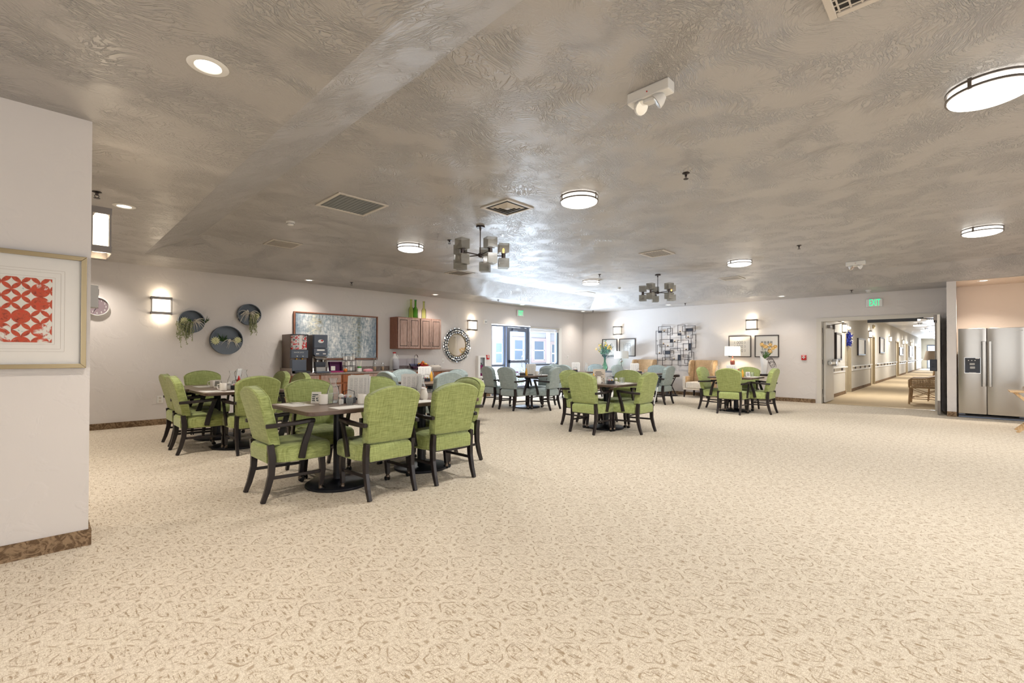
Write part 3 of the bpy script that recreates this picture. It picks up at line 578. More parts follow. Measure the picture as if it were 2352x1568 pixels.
def b_carafe():
    t = thing('carafe', 'x', 'carafe')
    MB().lathe([(0.042, 0), (0.05, 0.01), (0.058, 0.07), (0.054, 0.11), (0.034, 0.165), (0.027, 0.19), (0.040, 0.235), (0.037, 0.235), (0.024, 0.19), (0.031, 0.165), (0.051, 0.11), (0.055, 0.07), (0.045, 0.012), (0.001, 0.01)], n=22).build('glass_body', M['glass_clear'], t)
    MB().lathe([(0.045, 0.012), (0.054, 0.07), (0.051, 0.09)], n=18).build('water', M['water_clear'], t); return t
def b_menu():
    t = thing('menu_stand', 'x', 'menu')
    for k, (dy, rot) in enumerate(((0.0, 0.0), (0.012, 0.07), (0.02, -0.05))):
        MB().bb((-0.105, -0.0012, 0), (0.105, 0.0012, 0.235)).build('menu_sheet', M['newsprint'], t, loc=(0.008*k, dy, 0.012+0.004*k)).rotation_euler = (-0.12, rot, 0)
    MB().bb((-0.06, -0.02, 0), (0.06, 0.05, 0.018)).build('clip_base', M['dark_plastic'], t); return t
def b_caddy():
    t = thing('condiment_caddy', 'x', 'caddy')
    c = MB(); c.bb((-0.06, -0.04, 0), (0.06, 0.04, 0.006)); c.bb((-0.06, -0.04, 0.006), (-0.055, 0.04, 0.055)); c.bb((0.055, -0.04, 0.006), (0.06, 0.04, 0.055)); c.bb((-0.055, -0.04, 0.006), (0.055, -0.036, 0.055)); c.bb((-0.055, 0.036, 0.006), (0.055, 0.04, 0.055)); c.build('tray_box', M['dark_plastic'], t)
    MB().tube([(-0.057, 0, 0.05), (-0.05, 0, 0.11), (0, 0, 0.125), (0.05, 0, 0.11), (0.057, 0, 0.05)], 0.003).build('handle', M['black_metal'], t)
    for k in range(5): MB().bb((-0.05+0.021*k, -0.03, 0.006), (-0.036+0.021*k, 0.03, 0.075-0.004*(k % 2))).build('packet', M[('paper', 'pink_pack', 'paper', 'mustard', 'paper')[k]], t)
    return t
def b_shaker():
    t = thing('salt_shaker', 'x', 'shaker'); MB().lathe([(0.022, 0), (0.025, 0.01), (0.024, 0.055), (0.018, 0.07)], n=12).build('jar', M['glass_clear'], t); MB().lathe([(0.02, 0.004), (0.021, 0.045)], n=12).build('salt', M['paper'], t)
    MB().lathe([(0.02, 0.068), (0.022, 0.075), (0.018, 0.092), (0.008, 0.098)], n=12).build('lid', M['white_plastic'], t); return t
def b_creamer():
    t = thing('cream_jug', 'x', 'jug'); MB().lathe([(0.036, 0), (0.043, 0.015), (0.044, 0.06), (0.034, 0.085), (0.030, 0.10), (0.033, 0.112)], n=18).build('jug_body', M['ceramic'], t)
    MB().tube([(-0.038, 0, 0.09), (-0.066, 0, 0.085), (-0.066, 0, 0.045), (-0.042, 0, 0.03)], 0.006, 8).build('handle', M['ceramic'], t); MB().sphere((0, 0, 0.114), 0.03, 12, 5, (1, 1, 0.4)).build('lid', M['ceramic'], t); return t
def b_carton():
    t = thing('drink_carton', 'x', 'carton'); MB().bb((-0.03, -0.022, 0), (0.03, 0.022, 0.08)).build('box', M['paper'], t, 0.002)
    MB().loops([[(-0.0305, -0.0225, 0.08), (0.0305, -0.0225, 0.08), (0.0305, 0.0225, 0.08), (-0.0305, 0.0225, 0.08)], [(-0.0305, -0.0225, 0.092), (0.0305, -0.0225, 0.092), (0.0305, 0.0225, 0.092), (-0.0305, 0.0225, 0.092)], [(-0.0305, -0.002, 0.112), (0.0305, -0.002, 0.112), (0.0305, 0.002, 0.112), (-0.0305, 0.002, 0.112)]], True, False).build('gable_top', M['red_plastic'], t)
    MB().sphere((0, -0.0215, 0.05), 0.013, 10, 5, (1, 0.1, 1)).build('emblem', M['red_plastic'], t); return t
def b_squeeze(mat_):
    t = thing('squeeze_bottle', 'x', 'bottle'); MB().lathe([(0.026, 0), (0.028, 0.01), (0.027, 0.09), (0.02, 0.115)], n=14).build('bottle_body', M[mat_], t); MB().lathe([(0.02, 0.115), (0.015, 0.13), (0.006, 0.165), (0.003, 0.168)], n=12).build('nozzle', M[mat_], t); return t
def b_napkin():
    t = thing('napkin', 'x', 'napkin')
    o = MB(); P = [(-0.17, -0.10), (0.17, -0.11), (0.165, 0.11), (-0.165, 0.10)]; o.prism(P, 0, 0.0012); o.build('lower_sheet', M['paper'], t)
    o = MB(); o.add([(-0.10, -0.08, 0.0015), (0.06, -0.085, 0.0015), (0.10, -0.02, 0.006), (0.03, 0.08, 0.0035), (-0.11, 0.07, 0.0025), (-0.02, 0.0, 0.012)], [(0, 1, 5), (1, 2, 5), (2, 3, 5), (3, 4, 5), (4, 0, 5)]); o.build('folded_sheet', M['napkin'], t); return t
def b_fork():
    t = thing('fork', 'x', 'fork'); MB().bar([(0, -0.09, 0.0145), (0, 0.02, 0.016), (0, 0.05, 0.015)], [0.012, 0.006, 0.012], 0.002).build('handle', M['steel_cutlery'], t)
    k = MB(); k.bb((-0.011, 0.05, 0.013), (0.011, 0.065, 0.015))
    for x in (-0.009, -0.003, 0.003, 0.009): k.bb((x-0.0016, 0.065, 0.013), (x+0.0016, 0.095, 0.015))
    k.build('tines', M['steel_cutlery'], t); return t
def b_knife():
    t = thing('table_knife', 'x', 'knife'); MB().bar([(0, -0.10, 0.0145), (0, 0.0, 0.0145)], [0.014, 0.01], 0.004).build('handle', M['steel_cutlery'], t); MB().prism([(-0.007, 0), (0.008, 0), (0.009, 0.08), (0.002, 0.105), (-0.005, 0.09)], 0.0135, 0.0155).build('blade', M['steel_cutlery'], t); return t
def b_card():
    t = thing('tent_card', 'x', 'card'); 
    for s in (-1, 1): MB().bb((-0.045, -0.0008, 0), (0.045, 0.0008, 0.11)).build('card_face', M['paper'], t, loc=(0, s*0.024, 0)).rotation_euler = (s*0.22, 0, 0)
    for k in range(4): MB().bb((-0.032, -0.0296, 0.025+0.018*k), (0.030-0.008*(k % 2), -0.0288, 0.033+0.018*k)).build('print_line', M['ink_grey'], t, loc=(0, -0.001+0.0038*k, 0))
    return t
def b_tanmenu():
    t = thing('menu_card', 'x', 'menu'); f = MB().bb((-0.10, -0.0015, 0), (0.10, 0.0015, 0.22)).build('card_face', M['menu_tan'], t, loc=(0, 0, 0.012)); f.rotation_euler = (-0.12, 0, 0)
    for k in range(6): MB().bb((-0.07+0.01*(k % 2), -0.0026, 0.06+0.022*k), (0.075-0.02*((k*7) % 3), -0.0016, 0.068+0.022*k)).build('print_line', M['ink'], f)
    MB().bb((-0.05, -0.02, 0), (0.05, 0.04, 0.015)).build('stand', M['dark_plastic'], t); return t
def b_jar():
    t = thing('jam_jar', 'x', 'jar'); MB().lathe([(0.033, 0), (0.036, 0.006), (0.036, 0.06), (0.03, 0.068)], n=14).build('glass_wall', M['glass_clear'], t); MB().lathe([(0.034, 0.068), (0.034, 0.088)], n=14).build('lid', M['purple_lid'], t); return t
BUILD = dict(mug=b_mug, tumbler=b_tumbler, carafe=b_carafe, menu=b_menu, caddy=b_caddy, shaker=b_shaker, creamer=b_creamer, carton=b_carton, yellow=lambda: b_squeeze('mustard'), red=lambda: b_squeeze('red_plastic'), napkin=b_napkin, fork=b_fork, knife=b_knife, card=b_card, tanmenu=b_tanmenu, jar=b_jar)
GROUPS = dict(mug='white mugs on the dining tables', tumbler='water tumblers', carafe='glass carafes', menu='newsprint menus in stands', caddy='condiment caddies', shaker='salt shakers', creamer='white lidded jugs', carton='red and white cartons', yellow='yellow squeeze bottles', red='red squeeze bottles', napkin='paper napkins at each place', fork='forks on napkins', knife='knives on napkins', card='tent cards', tanmenu='tan menus', jar='jam jars')
V = -46   # heading that turns a card towards the middle of the room
# nearest table
N0 = 'on the nearest table'
item('napkin', 1.67, 4.42, 'paper napkin with cutlery at the left place of the nearest table', 95); item('fork', 1.66, 4.36, 'fork lying on the napkin at the left end of the nearest table', 20); item('knife', 1.71, 4.50, 'knife on the napkin at the left end of the nearest table', 40)
item('napkin', 1.95, 3.88, 'paper napkin on the front edge of the nearest table, beside the lime chair back', 2); item('knife', 1.98, 3.90, 'knife on the front-edge napkin of the nearest table', 60)
item('card', 1.865, 4.42, 'small white card standing behind the mug on the nearest table', V); item('mug', 1.86, 4.26, 'white mug with handle to the left, beside the carafe on the nearest table', 150)
item('tumbler', 1.93, 4.28, 'water tumbler standing between mug and carafe on the nearest table'); item('carafe', 2.01, 4.38, 'tall glass carafe half full of water on the nearest table')
item('shaker', 1.985, 4.16, 'salt shaker with white lid right of the carafe on the nearest table'); item('caddy', 2.10, 4.24, 'dark caddy of sachets at the middle of the nearest table', -40)
item('tumbler', 2.03, 4.08, 'tumbler in front of the dark caddy on the nearest table'); item('mug', 2.13, 4.04, 'white mug right of the dark caddy on the nearest table', -60); item('menu', 2.30, 4.46, 'large newsprint menu standing on the nearest table', V)
# second front table
item('carton', 2.66, 4.20, 'red and white carton showing above the lime chair back on the second front table', V); item('menu', 2.86, 4.34, 'newsprint menu standing on the second front table', V)
item('carafe', 2.95, 4.27, 'glass carafe beside the menu on the second front table'); item('creamer', 2.80, 4.00, 'white jug seen between the two front chair backs', -40); item('tumbler', 2.89, 4.03, 'tumbler right of the white jug between the two front chair backs'); item('tumbler', 2.99, 4.02, 'tumbler rightmost in the gap between the two front chair backs')
item('napkin', 2.64, 3.86, 'paper napkin between the two front chair backs', 0); item('caddy', 2.72, 4.10, 'dark caddy beside the white jug on the second front table', -40); item('mug', 3.05, 4.45, 'white mug toward the right end of the second front table', 20)
# far left tables
item('napkin', 1.66, 7.74, 'paper napkin on the table by the planter wall', 90); item('mug', 1.74, 7.60, 'white mug on the table by the planter wall, handle to the left', 150); item('fork', 1.62, 7.70, 'fork on the napkin of the table by the planter wall', 70)
item('napkin', 1.52, 6.72, 'paper napkin at the left place of the nearer far-left table', 90); item('mug', 1.66, 6.76, 'white mug on the nearer far-left table, handle to the left', 160); item('knife', 1.50, 6.66, 'knife on the napkin of the nearer far-left table', 60); item('napkin', 1.80, 6.55, 'paper napkin at the front of the nearer far-left table', 0)
item('shaker', 1.78, 6.98, 'salt shaker behind the white mug on the nearer far-left table'); item('caddy', 1.84, 6.86, 'dark caddy right of the mug on the nearer far-left table', -40); item('carafe', 1.88, 7.22, 'carafe beside the red bottle on the far-left tables'); item('red', 1.95, 7.18, 'red squeeze bottle beside the carafe on the far-left tables')
item('menu', 2.02, 7.56, 'white menu tilted behind the red bottle on the table by the planter wall', -120); item('carafe', 2.14, 7.62, 'carafe at the right of the table by the planter wall'); item('tumbler', 1.82, 6.72, 'tumbler beside the mug on the nearer far-left table'); item('card', 1.76, 7.42, 'small card between the two white mugs at far left', V)
# counter-side table
item('carton', 4.68, 6.98, 'red carton on the table in front of the counter', V); item('menu', 4.80, 6.86, 'upright menu on the table in front of the counter', V); item('carafe', 4.94, 6.84, 'carafe on the table in front of the counter'); item('yellow', 4.88, 6.74, 'yellow squeeze bottle on the table in front of the counter'); item('caddy', 4.72, 6.66, 'dark caddy on the table in front of the counter', V); item('shaker', 4.62, 6.62, 'salt shaker on the table in front of the counter'); item('mug', 4.50, 6.70, 'white mug on the table in front of the counter', 160)
# entrance table
item('jar', 7.46, 7.10, 'jar with purple lid on the entrance table'); item('tumbler', 7.42, 7.20, 'tumbler left of the purple-lidded jar on the entrance table'); item('caddy', 7.60, 7.06, 'caddy beside the purple-lidded jar on the entrance table', V); item('yellow', 7.66, 7.0, 'yellow squeeze bottle on the entrance table'); item('menu', 7.86, 7.05, 'menu standing on the entrance table beside the yellow bottle', V); item('mug', 7.86, 6.86, 'white mug on the right half of the entrance table', -40); item('tumbler', 7.92, 6.80, 'tumbler rightmost on the entrance table'); item('napkin', 8.15, 6.98, 'paper napkin on the right side of the entrance table', 90)
# corner table
item('menu', 10.52, 7.74, 'white menu on the corner table, left of the carafe', V); item('carafe', 10.66, 7.46, 'carafe on the corner table by the window'); item('caddy', 10.42, 7.68, 'caddy in front of the menu on the corner table', V); item('mug', 10.34, 7.86, 'white mug at the left of the corner table', 150); item('tumbler', 10.62, 7.34, 'tumbler right of the carafe on the corner table')
# table below the sculpture
item('menu', 10.72, 6.02, 'newsprint menu on the table below the metal wall sculpture', V); item('card', 10.82, 6.16, 'white card behind the menu on the table below the metal wall sculpture', V); item('caddy', 10.66, 5.86, 'caddy on the table below the metal wall sculpture', V); item('mug', 10.58, 6.16, 'white mug left of the menu on the table below the metal wall sculpture', 150); item('tumbler', 10.74, 5.72, 'tumbler on the table below the metal wall sculpture')
# middle table
item('tanmenu', 6.50, 4.30, 'tan printed menu card standing on the middle table', -50); item('red', 6.36, 4.44, 'red squeeze bottle on the middle table beside the chair back'); item('yellow', 6.36, 4.32, 'yellow squeeze bottle on the middle table'); item('creamer', 6.28, 4.16, 'cream-coloured jug left of the caddy on the middle table', 150); item('tumbler', 6.36, 4.08, 'tumbler in front of the tan menu on the middle table'); item('caddy', 6.44, 4.05, 'dark caddy in front of the tan menu on the middle table', V)
item('shaker', 6.52, 3.99, 'salt shaker right of the caddy on the middle table'); item('tumbler', 6.60, 3.95, 'tumbler second from right on the middle table'); item('tumbler', 6.68, 3.97, 'rightmost tumbler on the middle table'); item('napkin', 6.86, 4.1, 'paper napkin at the right place of the middle table', 90); item('fork', 6.88, 4.02, 'fork on the right napkin of the middle table', 80); item('napkin', 6.6, 3.92, 'paper napkin at the front place of the middle table', 4)
# right table
item('carafe', 10.5, 3.86, 'carafe showing above the chair back on the right-hand table'); item('menu', 10.66, 3.62, 'white menu standing on the right-hand table', V); item('red', 10.62, 3.46, 'red squeeze bottle on the right-hand table'); item('yellow', 10.62, 3.38, 'yellow squeeze bottle on the right-hand table'); item('card', 10.70, 3.30, 'printed tent card on the right-hand table', -44); item('tumbler', 10.80, 3.24, 'tumbler right of the tent card on the right-hand table'); item('napkin', 10.72, 3.17, 'paper napkin at the right place of the right-hand table', 0)
# ------------------------------------------------------------------ ceiling fixtures
def dome(x, y, label):
    t = thing('flush_ceiling_light', label, 'ceiling light', (x, y, HT), 0, 'round flush ceiling lights')
    MB().lathe([(0.17, -0.002), (0.17, -0.03)], n=32).build('mounting_plate', M['white_plastic'], t)
    MB().lathe([(0.198, -0.022), (0.203, -0.055), (0.198, -0.082), (0.16, -0.098), (0.08, -0.106), (0.002, -0.108)], n=36).build('diffuser', M['diffuser'], t)
    for z, nm in ((-0.02, 'upper_ring'), (-0.066, 'lower_ring')):
        MB().lathe([(0.204, z-0.007), (0.214, z-0.007), (0.214, z+0.007), (0.204, z+0.007), (0.204, z-0.007)], n=40, cap=False).build(nm, M['frame_metal'], t)
    for k in range(3):
        a = 0.6+k*2*PI/3; MB().box((0.212*math.cos(a), 0.212*math.sin(a), -0.042), (0.008, 0.02, 0.07), a).build('clip', M['frame_metal'], t)
    lamp('dome_lamp', 'AREA', (0, 0, -0.13), DOME_W, NEUT, 0.34, parent=t)
DOME_W = 25
dome(4.33, -0.14, 'large round flush ceiling light cut by the right edge of the frame'); dome(4.22, 3.06, 'round flush ceiling light beside the square louvred diffuser, front middle'); dome(4.22, 6.41, 'round flush ceiling light left of the near chandelier')
dome(9.25, 6.36, 'small round flush ceiling light farthest away, near the far corner of the tray'); dome(9.2, 2.98, 'round flush ceiling light right of the far chandelier'); dome(9.15, -0.22, 'round flush ceiling light above the refrigerator at right')
dome(4.25, -3.5, 'unseen round flush ceiling light added behind the viewer, left'); dome(9.2, -3.5, 'unseen round flush ceiling light added behind the viewer, right')  # unseen, added on the grid behind the camera to light the near floor
def can(x, y, label, z=HS, power=9):
    t = thing('recessed_light', label, 'recessed light', (x, y, z), 0, 'recessed can lights in the soffit')
    MB().lathe([(0.058, -0.001), (0.062, -0.006), (0.088, -0.005), (0.094, -0.001)], n=28, cap=False).build('trim_ring', M['white_plastic'], t)
    MB().lathe([(0.001, -0.003), (0.05, -0.003), (0.058, -0.0015)], n=24, cap=False).build('lens', M['can_glow'], t)
    lamp('can_lamp', 'SPOT', (0, 0, -0.02), power*4.6, (1, 0.91, 0.81), 0.05, parent=t, spot=2.1)
can(0.605, 2.79, 'recessed light nearest the viewer, upper left', power=14); can(0.60, 6.06, 'recessed light in the left soffit, above the wall sconce end', power=16); can(0.6, 9.35, 'recessed light hidden beyond the near wall', power=10)
can(3.81, 9.42, 'recessed light in the far soffit above the blue abstract painting'); can(6.90, 9.38, 'recessed light in the far soffit above the green bottles'); can(10.1, 9.4, 'recessed light in the far soffit over the entrance exit sign'); can(13.1, 9.33, 'recessed light in the soffit at the far corner')
can(13.1, 6.24, 'recessed light in the right soffit above the metal sculpture'); can(13.1, 3.24, 'recessed light in the right soffit beside the hall doorway'); can(12.98, -0.33, 'recessed light over the refrigerator niche', HS-0.012, 26)
can(-1.4, 5.6, 'unseen recessed light added beyond the near wall, first', power=24); can(-1.4, 7.9, 'unseen recessed light added beyond the near wall, second', power=24)  # unseen cans added beyond the near wall to brighten the left side
can(0.6, -0.5, 'unseen recessed light added just behind the viewer', power=26); can(0.6, -3.8, 'unseen recessed light added far behind the viewer', power=26); can(-1.9, 1.4, 'recessed light over the near left wall, out of view', power=22)  # unseen cans added behind the camera to light floor and left wall
def vent(x, y, w, d, label, kind, rz=0):
    t = thing('air_vent', label, 'vent', (x, y, HT), rz)
    f = MB()
    for a, b in (((-w/2, -d/2), (w/2, -d/2+0.035)), ((-w/2, d/2-0.035), (w/2, d/2)), ((-w/2, -d/2+0.035), (-w/2+0.035, d/2-0.035)), ((w/2-0.035, -d/2+0.035), (w/2, d/2-0.035))): f.bb((a[0], a[1], -0.014), (b[0], b[1], 0))
    f.build('vent_frame', M['vent_white'], t, 0.004)
    MB().bb((-w/2+0.035, -d/2+0.035, -0.004), (w/2-0.035, d/2-0.035, -0.001)).build('backing', M['filter_grey' if kind == 'filter' else 'vent_dark'], t)
    if kind == 'square':
        for k in range(1, 4):
            a = w/2-0.035-k*0.043; i = a-0.030; R = MB(); R.loops([[(x*a, y*a, -0.006) for x, y in ((-1, -1), (1, -1), (1, 1), (-1, 1))], [(x*i, y*i, -0.016) for x, y in ((-1, -1), (1, -1), (1, 1), (-1, 1))]], False, False); R.build('louvre', M['vent_white'], t)
        MB().bb((-0.03, -0.03, -0.016), (0.03, 0.03, -0.008)).build('centre_plate', M['vent_white'], t)
    elif kind == 'slats':
        n = int((w-0.09)/0.045)
        for k in range(n): MB().box((-w/2+0.06+k*(w-0.12)/(n-1), 0, -0.010), (0.006, d-0.075, 0.013), M=Matrix.Rotation(0.6, 3, 'Y')).build('slat', M['vent_white'], t)
    elif kind == 'grid':
        n = int((w-0.09)/0.04); m_ = int((d-0.09)/0.04)
        for k in range(n): MB().bb((-w/2+0.05+k*(w-0.1)/(n-1)-0.005, -d/2+0.035, -0.008), (-w/2+0.05+k*(w-0.1)/(n-1)+0.005, d/2-0.035, -0.005)).build('slat', M['vent_white'], t)
        for k in range(m_): MB().bb((-w/2+0.035, -d/2+0.05+k*(d-0.1)/(m_-1)-0.004, -0.0085), (w/2-0.035, -d/2+0.05+k*(d-0.1)/(m_-1)+0.004, -0.006)).build('crossbar', M['vent_white'], t)
    elif kind == 'filter':
        for k in range(12): MB().bb((-w/2+0.06+k*(w-0.12)/11-0.002, -d/2+0.035, -0.0075), (-w/2+0.06+k*(w-0.12)/11+0.002, d/2-0.035, -0.004)).build('mesh_wire', M['filter_grey'], t)
vent(2.60, 5.19, 0.62, 0.62, 'large grey return-air grille in the ceiling, left', 'filter'); vent(3.95, 3.93, 0.46, 0.46, 'square louvred ceiling diffuser with nested rings, above the near chandelier', 'square'); vent(2.75, 7.84, 0.46, 0.46, 'slatted white ceiling vent near the left tray edge', 'slats', PI/2)
vent(7.56, 3.81, 0.46, 0.46, 'small gridded ceiling vent above the far chandelier', 'grid'); vent(6.41, 7.83, 0.48, 0.48, 'thin ceiling vent seen just under the near chandelier', 'slats'); vent(10.96, 7.73, 0.44, 0.42, 'thin ceiling vent near the far tray corner', 'slats'); vent(11.2, 3.8, 0.46, 0.46, 'bright ceiling vent at far right near the tray edge', 'grid'); vent(2.67, 0.25, 0.48, 0.48, 'gridded white vent cut by the top edge of the frame', 'grid')
def sprinkler(x, y, z, label):
    t = thing('sprinkler_head', label, 'sprinkler', (x, y, z), 0, 'ceiling sprinkler heads')
    MB().lathe([(0.035, -0.001), (0.035, -0.006), (0.012, -0.014), (0.01, -0.035)], n=14).build('escutcheon', M['bronze'], t)
    MB().tube([(-0.012, 0, -0.03), (-0.016, 0, -0.045), (0, 0, -0.058)], 0.003).tube([(0.012, 0, -0.03), (0.016, 0, -0.045), (0, 0, -0.058)], 0.003).build('frame_arms', M['bronze'], t)
    MB().lathe([(0.022, -0.062), (0.024, -0.058)], n=14).build('deflector', M['bronze'], t)
for x, y, z, l in ((4.41, 1.92, HT, 'sprinkler head right of the emergency light, nearest in the tray'), (4.46, 5.70, HT, 'sprinkler head left of the near chandelier'), (8.59, 1.87, HT, 'sprinkler head at right, beyond the emergency light'), (8.67, 5.73, HT, 'sprinkler head above the farthest round ceiling light'),
    (0.37, 5.70, HS, 'sprinkler head beside the near wall end'), (4.53, 9.05, HS, 'sprinkler head over the painting'), (12.95, 1.78, HS, 'sprinkler head above the hall exit sign'), (8.72, 9.01, HS, 'sprinkler head left of the entrance exit sign'), (12.99, 5.68, HS, 'sprinkler head under the far chandelier, above the sculpture'), (13.06, 8.89, HS, 'sprinkler head in the far corner soffit')): sprinkler(x, y, z, l)
def smoke(x, y, z, label):
    t = thing('smoke_detector', label, 'smoke detector', (x, y, z)); MB().lathe([(0.055, 0), (0.055, -0.018), (0.05, -0.02)], n=20).build('base', M['white_plastic'], t); MB().lathe([(0.045, -0.02), (0.046, -0.032), (0.036, -0.048), (0.001, -0.05)], n=20).build('cap', M['white_plastic'], t); MB().lathe([(0.0462, -0.028), (0.0462, -0.034)], n=20, cap=False).build('vent_slit', M['vent_dark'], t)
smoke(2.36, 6.46, HT, 'white smoke detector between the slatted vent and the grey grille'); smoke(10.71, 6.48, HT, 'small smoke detector left of the far chandelier'); smoke(13.2, 1.5, HS, 'bright white detector above the hall exit sign')
def emergency(x, y, z, rz, label):
    t = thing('emergency_light', label, 'emergency light', (x, y, z), rz)
    MB().bb((-0.15, -0.045, -0.075), (0.15, 0.045, 0)).build('housing', M['white_plastic'], t, 0.008); MB().sphere((0.0, -0.047, -0.04), 0.005, 8, 4).build('status_lamp', M['red_plastic'], t)
    MB().bb((-0.05, -0.03, -0.10), (0.06, 0.03, -0.075)).build('swivel_block', M['white_plastic'], t, 0.006)
    for s in (-1, 1):
        hm = Matrix.Rotation(s*0.95, 3, 'Y') @ Matrix.Rotation(-0.3, 3, 'X')
        h = MB().lathe([(0.022, 0.0), (0.045, -0.035), (0.05, -0.055), (0.05, -0.062)], (s*0.10, 0, -0.085), 12, hm).build('lamp_head', M['white_plastic'], t)
        MB().lathe([(0.001, -0.066), (0.046, -0.064)], (s*0.10, 0, -0.085), 12, hm).build('lens', M['mirror_tile'], h)
emergency(2.84, 1.48, HT, -PI/2, 'white twin-head emergency light on the ceiling, nearest'); emergency(10.8, 1.42, HT, -PI/2, 'white twin-head emergency light far right on the ceiling')
# ------------------------------------------------------------------ chandeliers
def chandelier_proto():
    t = thing('chandelier', 'x', 'chandelier')
    MB().lathe([(0.06, -0.001), (0.06, -0.025)], n=24).build('canopy', M['bronze'], t); MB().lathe([(0.014, -0.025), (0.011, -0.06), (0.007, -0.065), (0.007, -0.385)], n=12).build('stem', M['bronze'], t)
    MB().lathe([(0.018, -0.375), (0.03, -0.385), (0.03, -0.425), (0.012, -0.435)], n=16).build('hub', M['bronze'], t)
    for k in range(5):
        a = YAW-math.radians(8)-k*2*PI/5; R = 0.325; px, py = R*math.cos(a), R*math.sin(a)
        arm = MB().tube([(0.02*math.cos(a), 0.02*math.sin(a), -0.405), (px, py, -0.405)], 0.008, 8).build('arm', M['bronze'], t)
        so = MB(); so.cyl((px, py, -0.44), 0.028, 0.07, 14); so.box((px, py, -0.372), (0.07, 0.07, 0.006), a); so.box((px, py, -0.438), (0.07, 0.07, 0.006), a); so.build('socket', M['bronze'], arm)
        for up_ in (1, -1):
            z0, z1 = (-0.370, -0.235) if up_ == 1 else (-0.575, -0.440)
            h = 0.073; sh = MB(); P = rrect(2*h, 2*h, 0.008, 2); P2 = rrect(2*h-0.008, 2*h-0.008, 0.006, 2); ca, sa = math.cos(a), math.sin(a)
            def tr(Q, z): return [(px+x*ca-y*sa, py+x*sa+y*ca, z) for x, y in Q]
            zb, zo = (z0, z1) if up_ == 1 else (z1, z0)
            sh.loops([tr([(x*0.5, y*0.5) for x, y in P], zb), tr(P, zb+0.004*up_), tr(P, zo), tr(P2, zo), tr(P2, zb+0.008*up_)], False, False); sh.build('glass_shade', M['smoky_glass'], arm)
            bl = MB().lathe([(0.010, 0), (0.012, 0.02), (0.018, 0.045), (0.012, 0.07), (0.002, 0.078)], (px, py, -0.37 if up_ == 1 else -0.44), 10, Matrix.Rotation(0 if up_ == 1 else PI, 3, 'X')); bl.build('bulb', M['bulb_amber' if (k == 1 and up_ == 1) else 'glass_clear'], arm)
    return t
CH = chandelier_proto(); place(CH, (4.27, 4.77, HT), 0, 'near bronze chandelier with ten smoky square glass shades', 'bronze chandeliers')
place(copy_tree(CH), (9.56, 4.80, HT), 0, 'far bronze chandelier with ten smoky square glass shades', 'bronze chandeliers')
# ------------------------------------------------------------------ wall lamps
def sconce_proto():
    t = thing('wall_sconce', 'x', 'sconce')     # mounted on the far wall: local -Y is into the room, origin centre on the wall
    MB().bb((-0.13, -0.012, -0.13), (0.13, 0, 0.13)).build('back_plate', M['frame_metal'], t)
    MB().bb((-0.122, -0.092, -0.112), (0.122, -0.02, 0.112)).build('shade', M['sconce_glow'], t, 0.01)
    for z, nm in ((0.128, 'top_band'), (-0.128, 'bottom_band')):
        k = MB(); k.bb((-0.145, -0.106, z-0.022), (0.145, -0.1, z+0.022)); k.bb((-0.145, -0.1, z-0.022), (-0.139, 0, z+0.022)); k.bb((0.139, -0.1, z-0.022), (0.145, 0, z+0.022)); k.build(nm, M['frame_metal'], t)
    for x in (-0.138, 0.138): MB().bb((x-0.005, -0.104, -0.106), (x+0.005, -0.094, 0.106)).build('corner_rod', M['frame_metal'], t)
    for z in (0.19, -0.19): lamp('sconce_lamp', 'POINT', (0, -0.07, z), 1.1, (1, 0.84, 0.62), 0.03, parent=t)
    return t
SC = sconce_proto(); GS = 'box wall sconces'
place(SC, (1.475, WA, 2.04), 0, 'glowing box sconce on the far wall left of the round planters', GS); place(copy_tree(SC), (8.50, WA, 2.035), 0, 'glowing box sconce on the far wall above the round mirror', GS)
place(copy_tree(SC), (WB, 8.40, 2.045), -PI/2, 'glowing box sconce on the right wall above the left pair of prints', GS); place(copy_tree(SC), (WB, 4.15, 2.06), -PI/2, 'glowing box sconce on the right wall above the right pair of prints', GS)
place(copy_tree(SC), (0.235, 4.215, 2.04), PI/2, 'box sconce sticking out from the end of the near left wall', GS)
for x in (17.6, 23.3, 30.7, 38.2, 45.2, 54.2): 
    o = copy_tree(SC); o.scale = (1.0, 1, 1)
    place(o, (x if x > 18 else 17.55, 2.64, 2.06), 0, 'glowing hall sconce, %s from the doorway along the hall left wall' % dict(zip((17.6, 23.3, 30.7, 38.2, 45.2, 54.2), ('first', 'second', 'third', 'fourth', 'fifth', 'sixth and farthest')))[x], 'sconces along the hall')
# ------------------------------------------------------------------ hall ceiling lights and their light
for i, (x, y) in enumerate(((17.5, 1.42), (24.9, 1.40), (29.7, 1.40), (35.6, 1.40), (41.0, 1.40), (47.5, 1.4), (53.5, 1.4))):
    t = thing('disc_pendant', 'round disc light on a short stem, %s along the hall ceiling' % ('first', 'second', 'third', 'fourth', 'fifth', 'sixth', 'seventh')[i], 'ceiling light', (x, y, HH), 0, 'disc pendants in the hall')
    MB().lathe([(0.10, 0), (0.10, -0.02)], n=20).build('canopy', M['bronze'], t)
    k = MB()
    for a in range(3): k.tube([(0.06*math.cos(a*2.09), 0.06*math.sin(a*2.09), -0.02), (0.06*math.cos(a*2.09), 0.06*math.sin(a*2.09), -0.12)], 0.008)
    k.build('stem', M['bronze'], t); MB().lathe([(0.24, -0.11), (0.25, -0.12), (0.25, -0.15), (0.22, -0.17), (0.002, -0.175)], n=28).build('diffuser', M['diffuser'], t)
    lamp('pendant_lamp', 'AREA', (0, 0, -0.2), 40, NEUT, 0.4, parent=t)
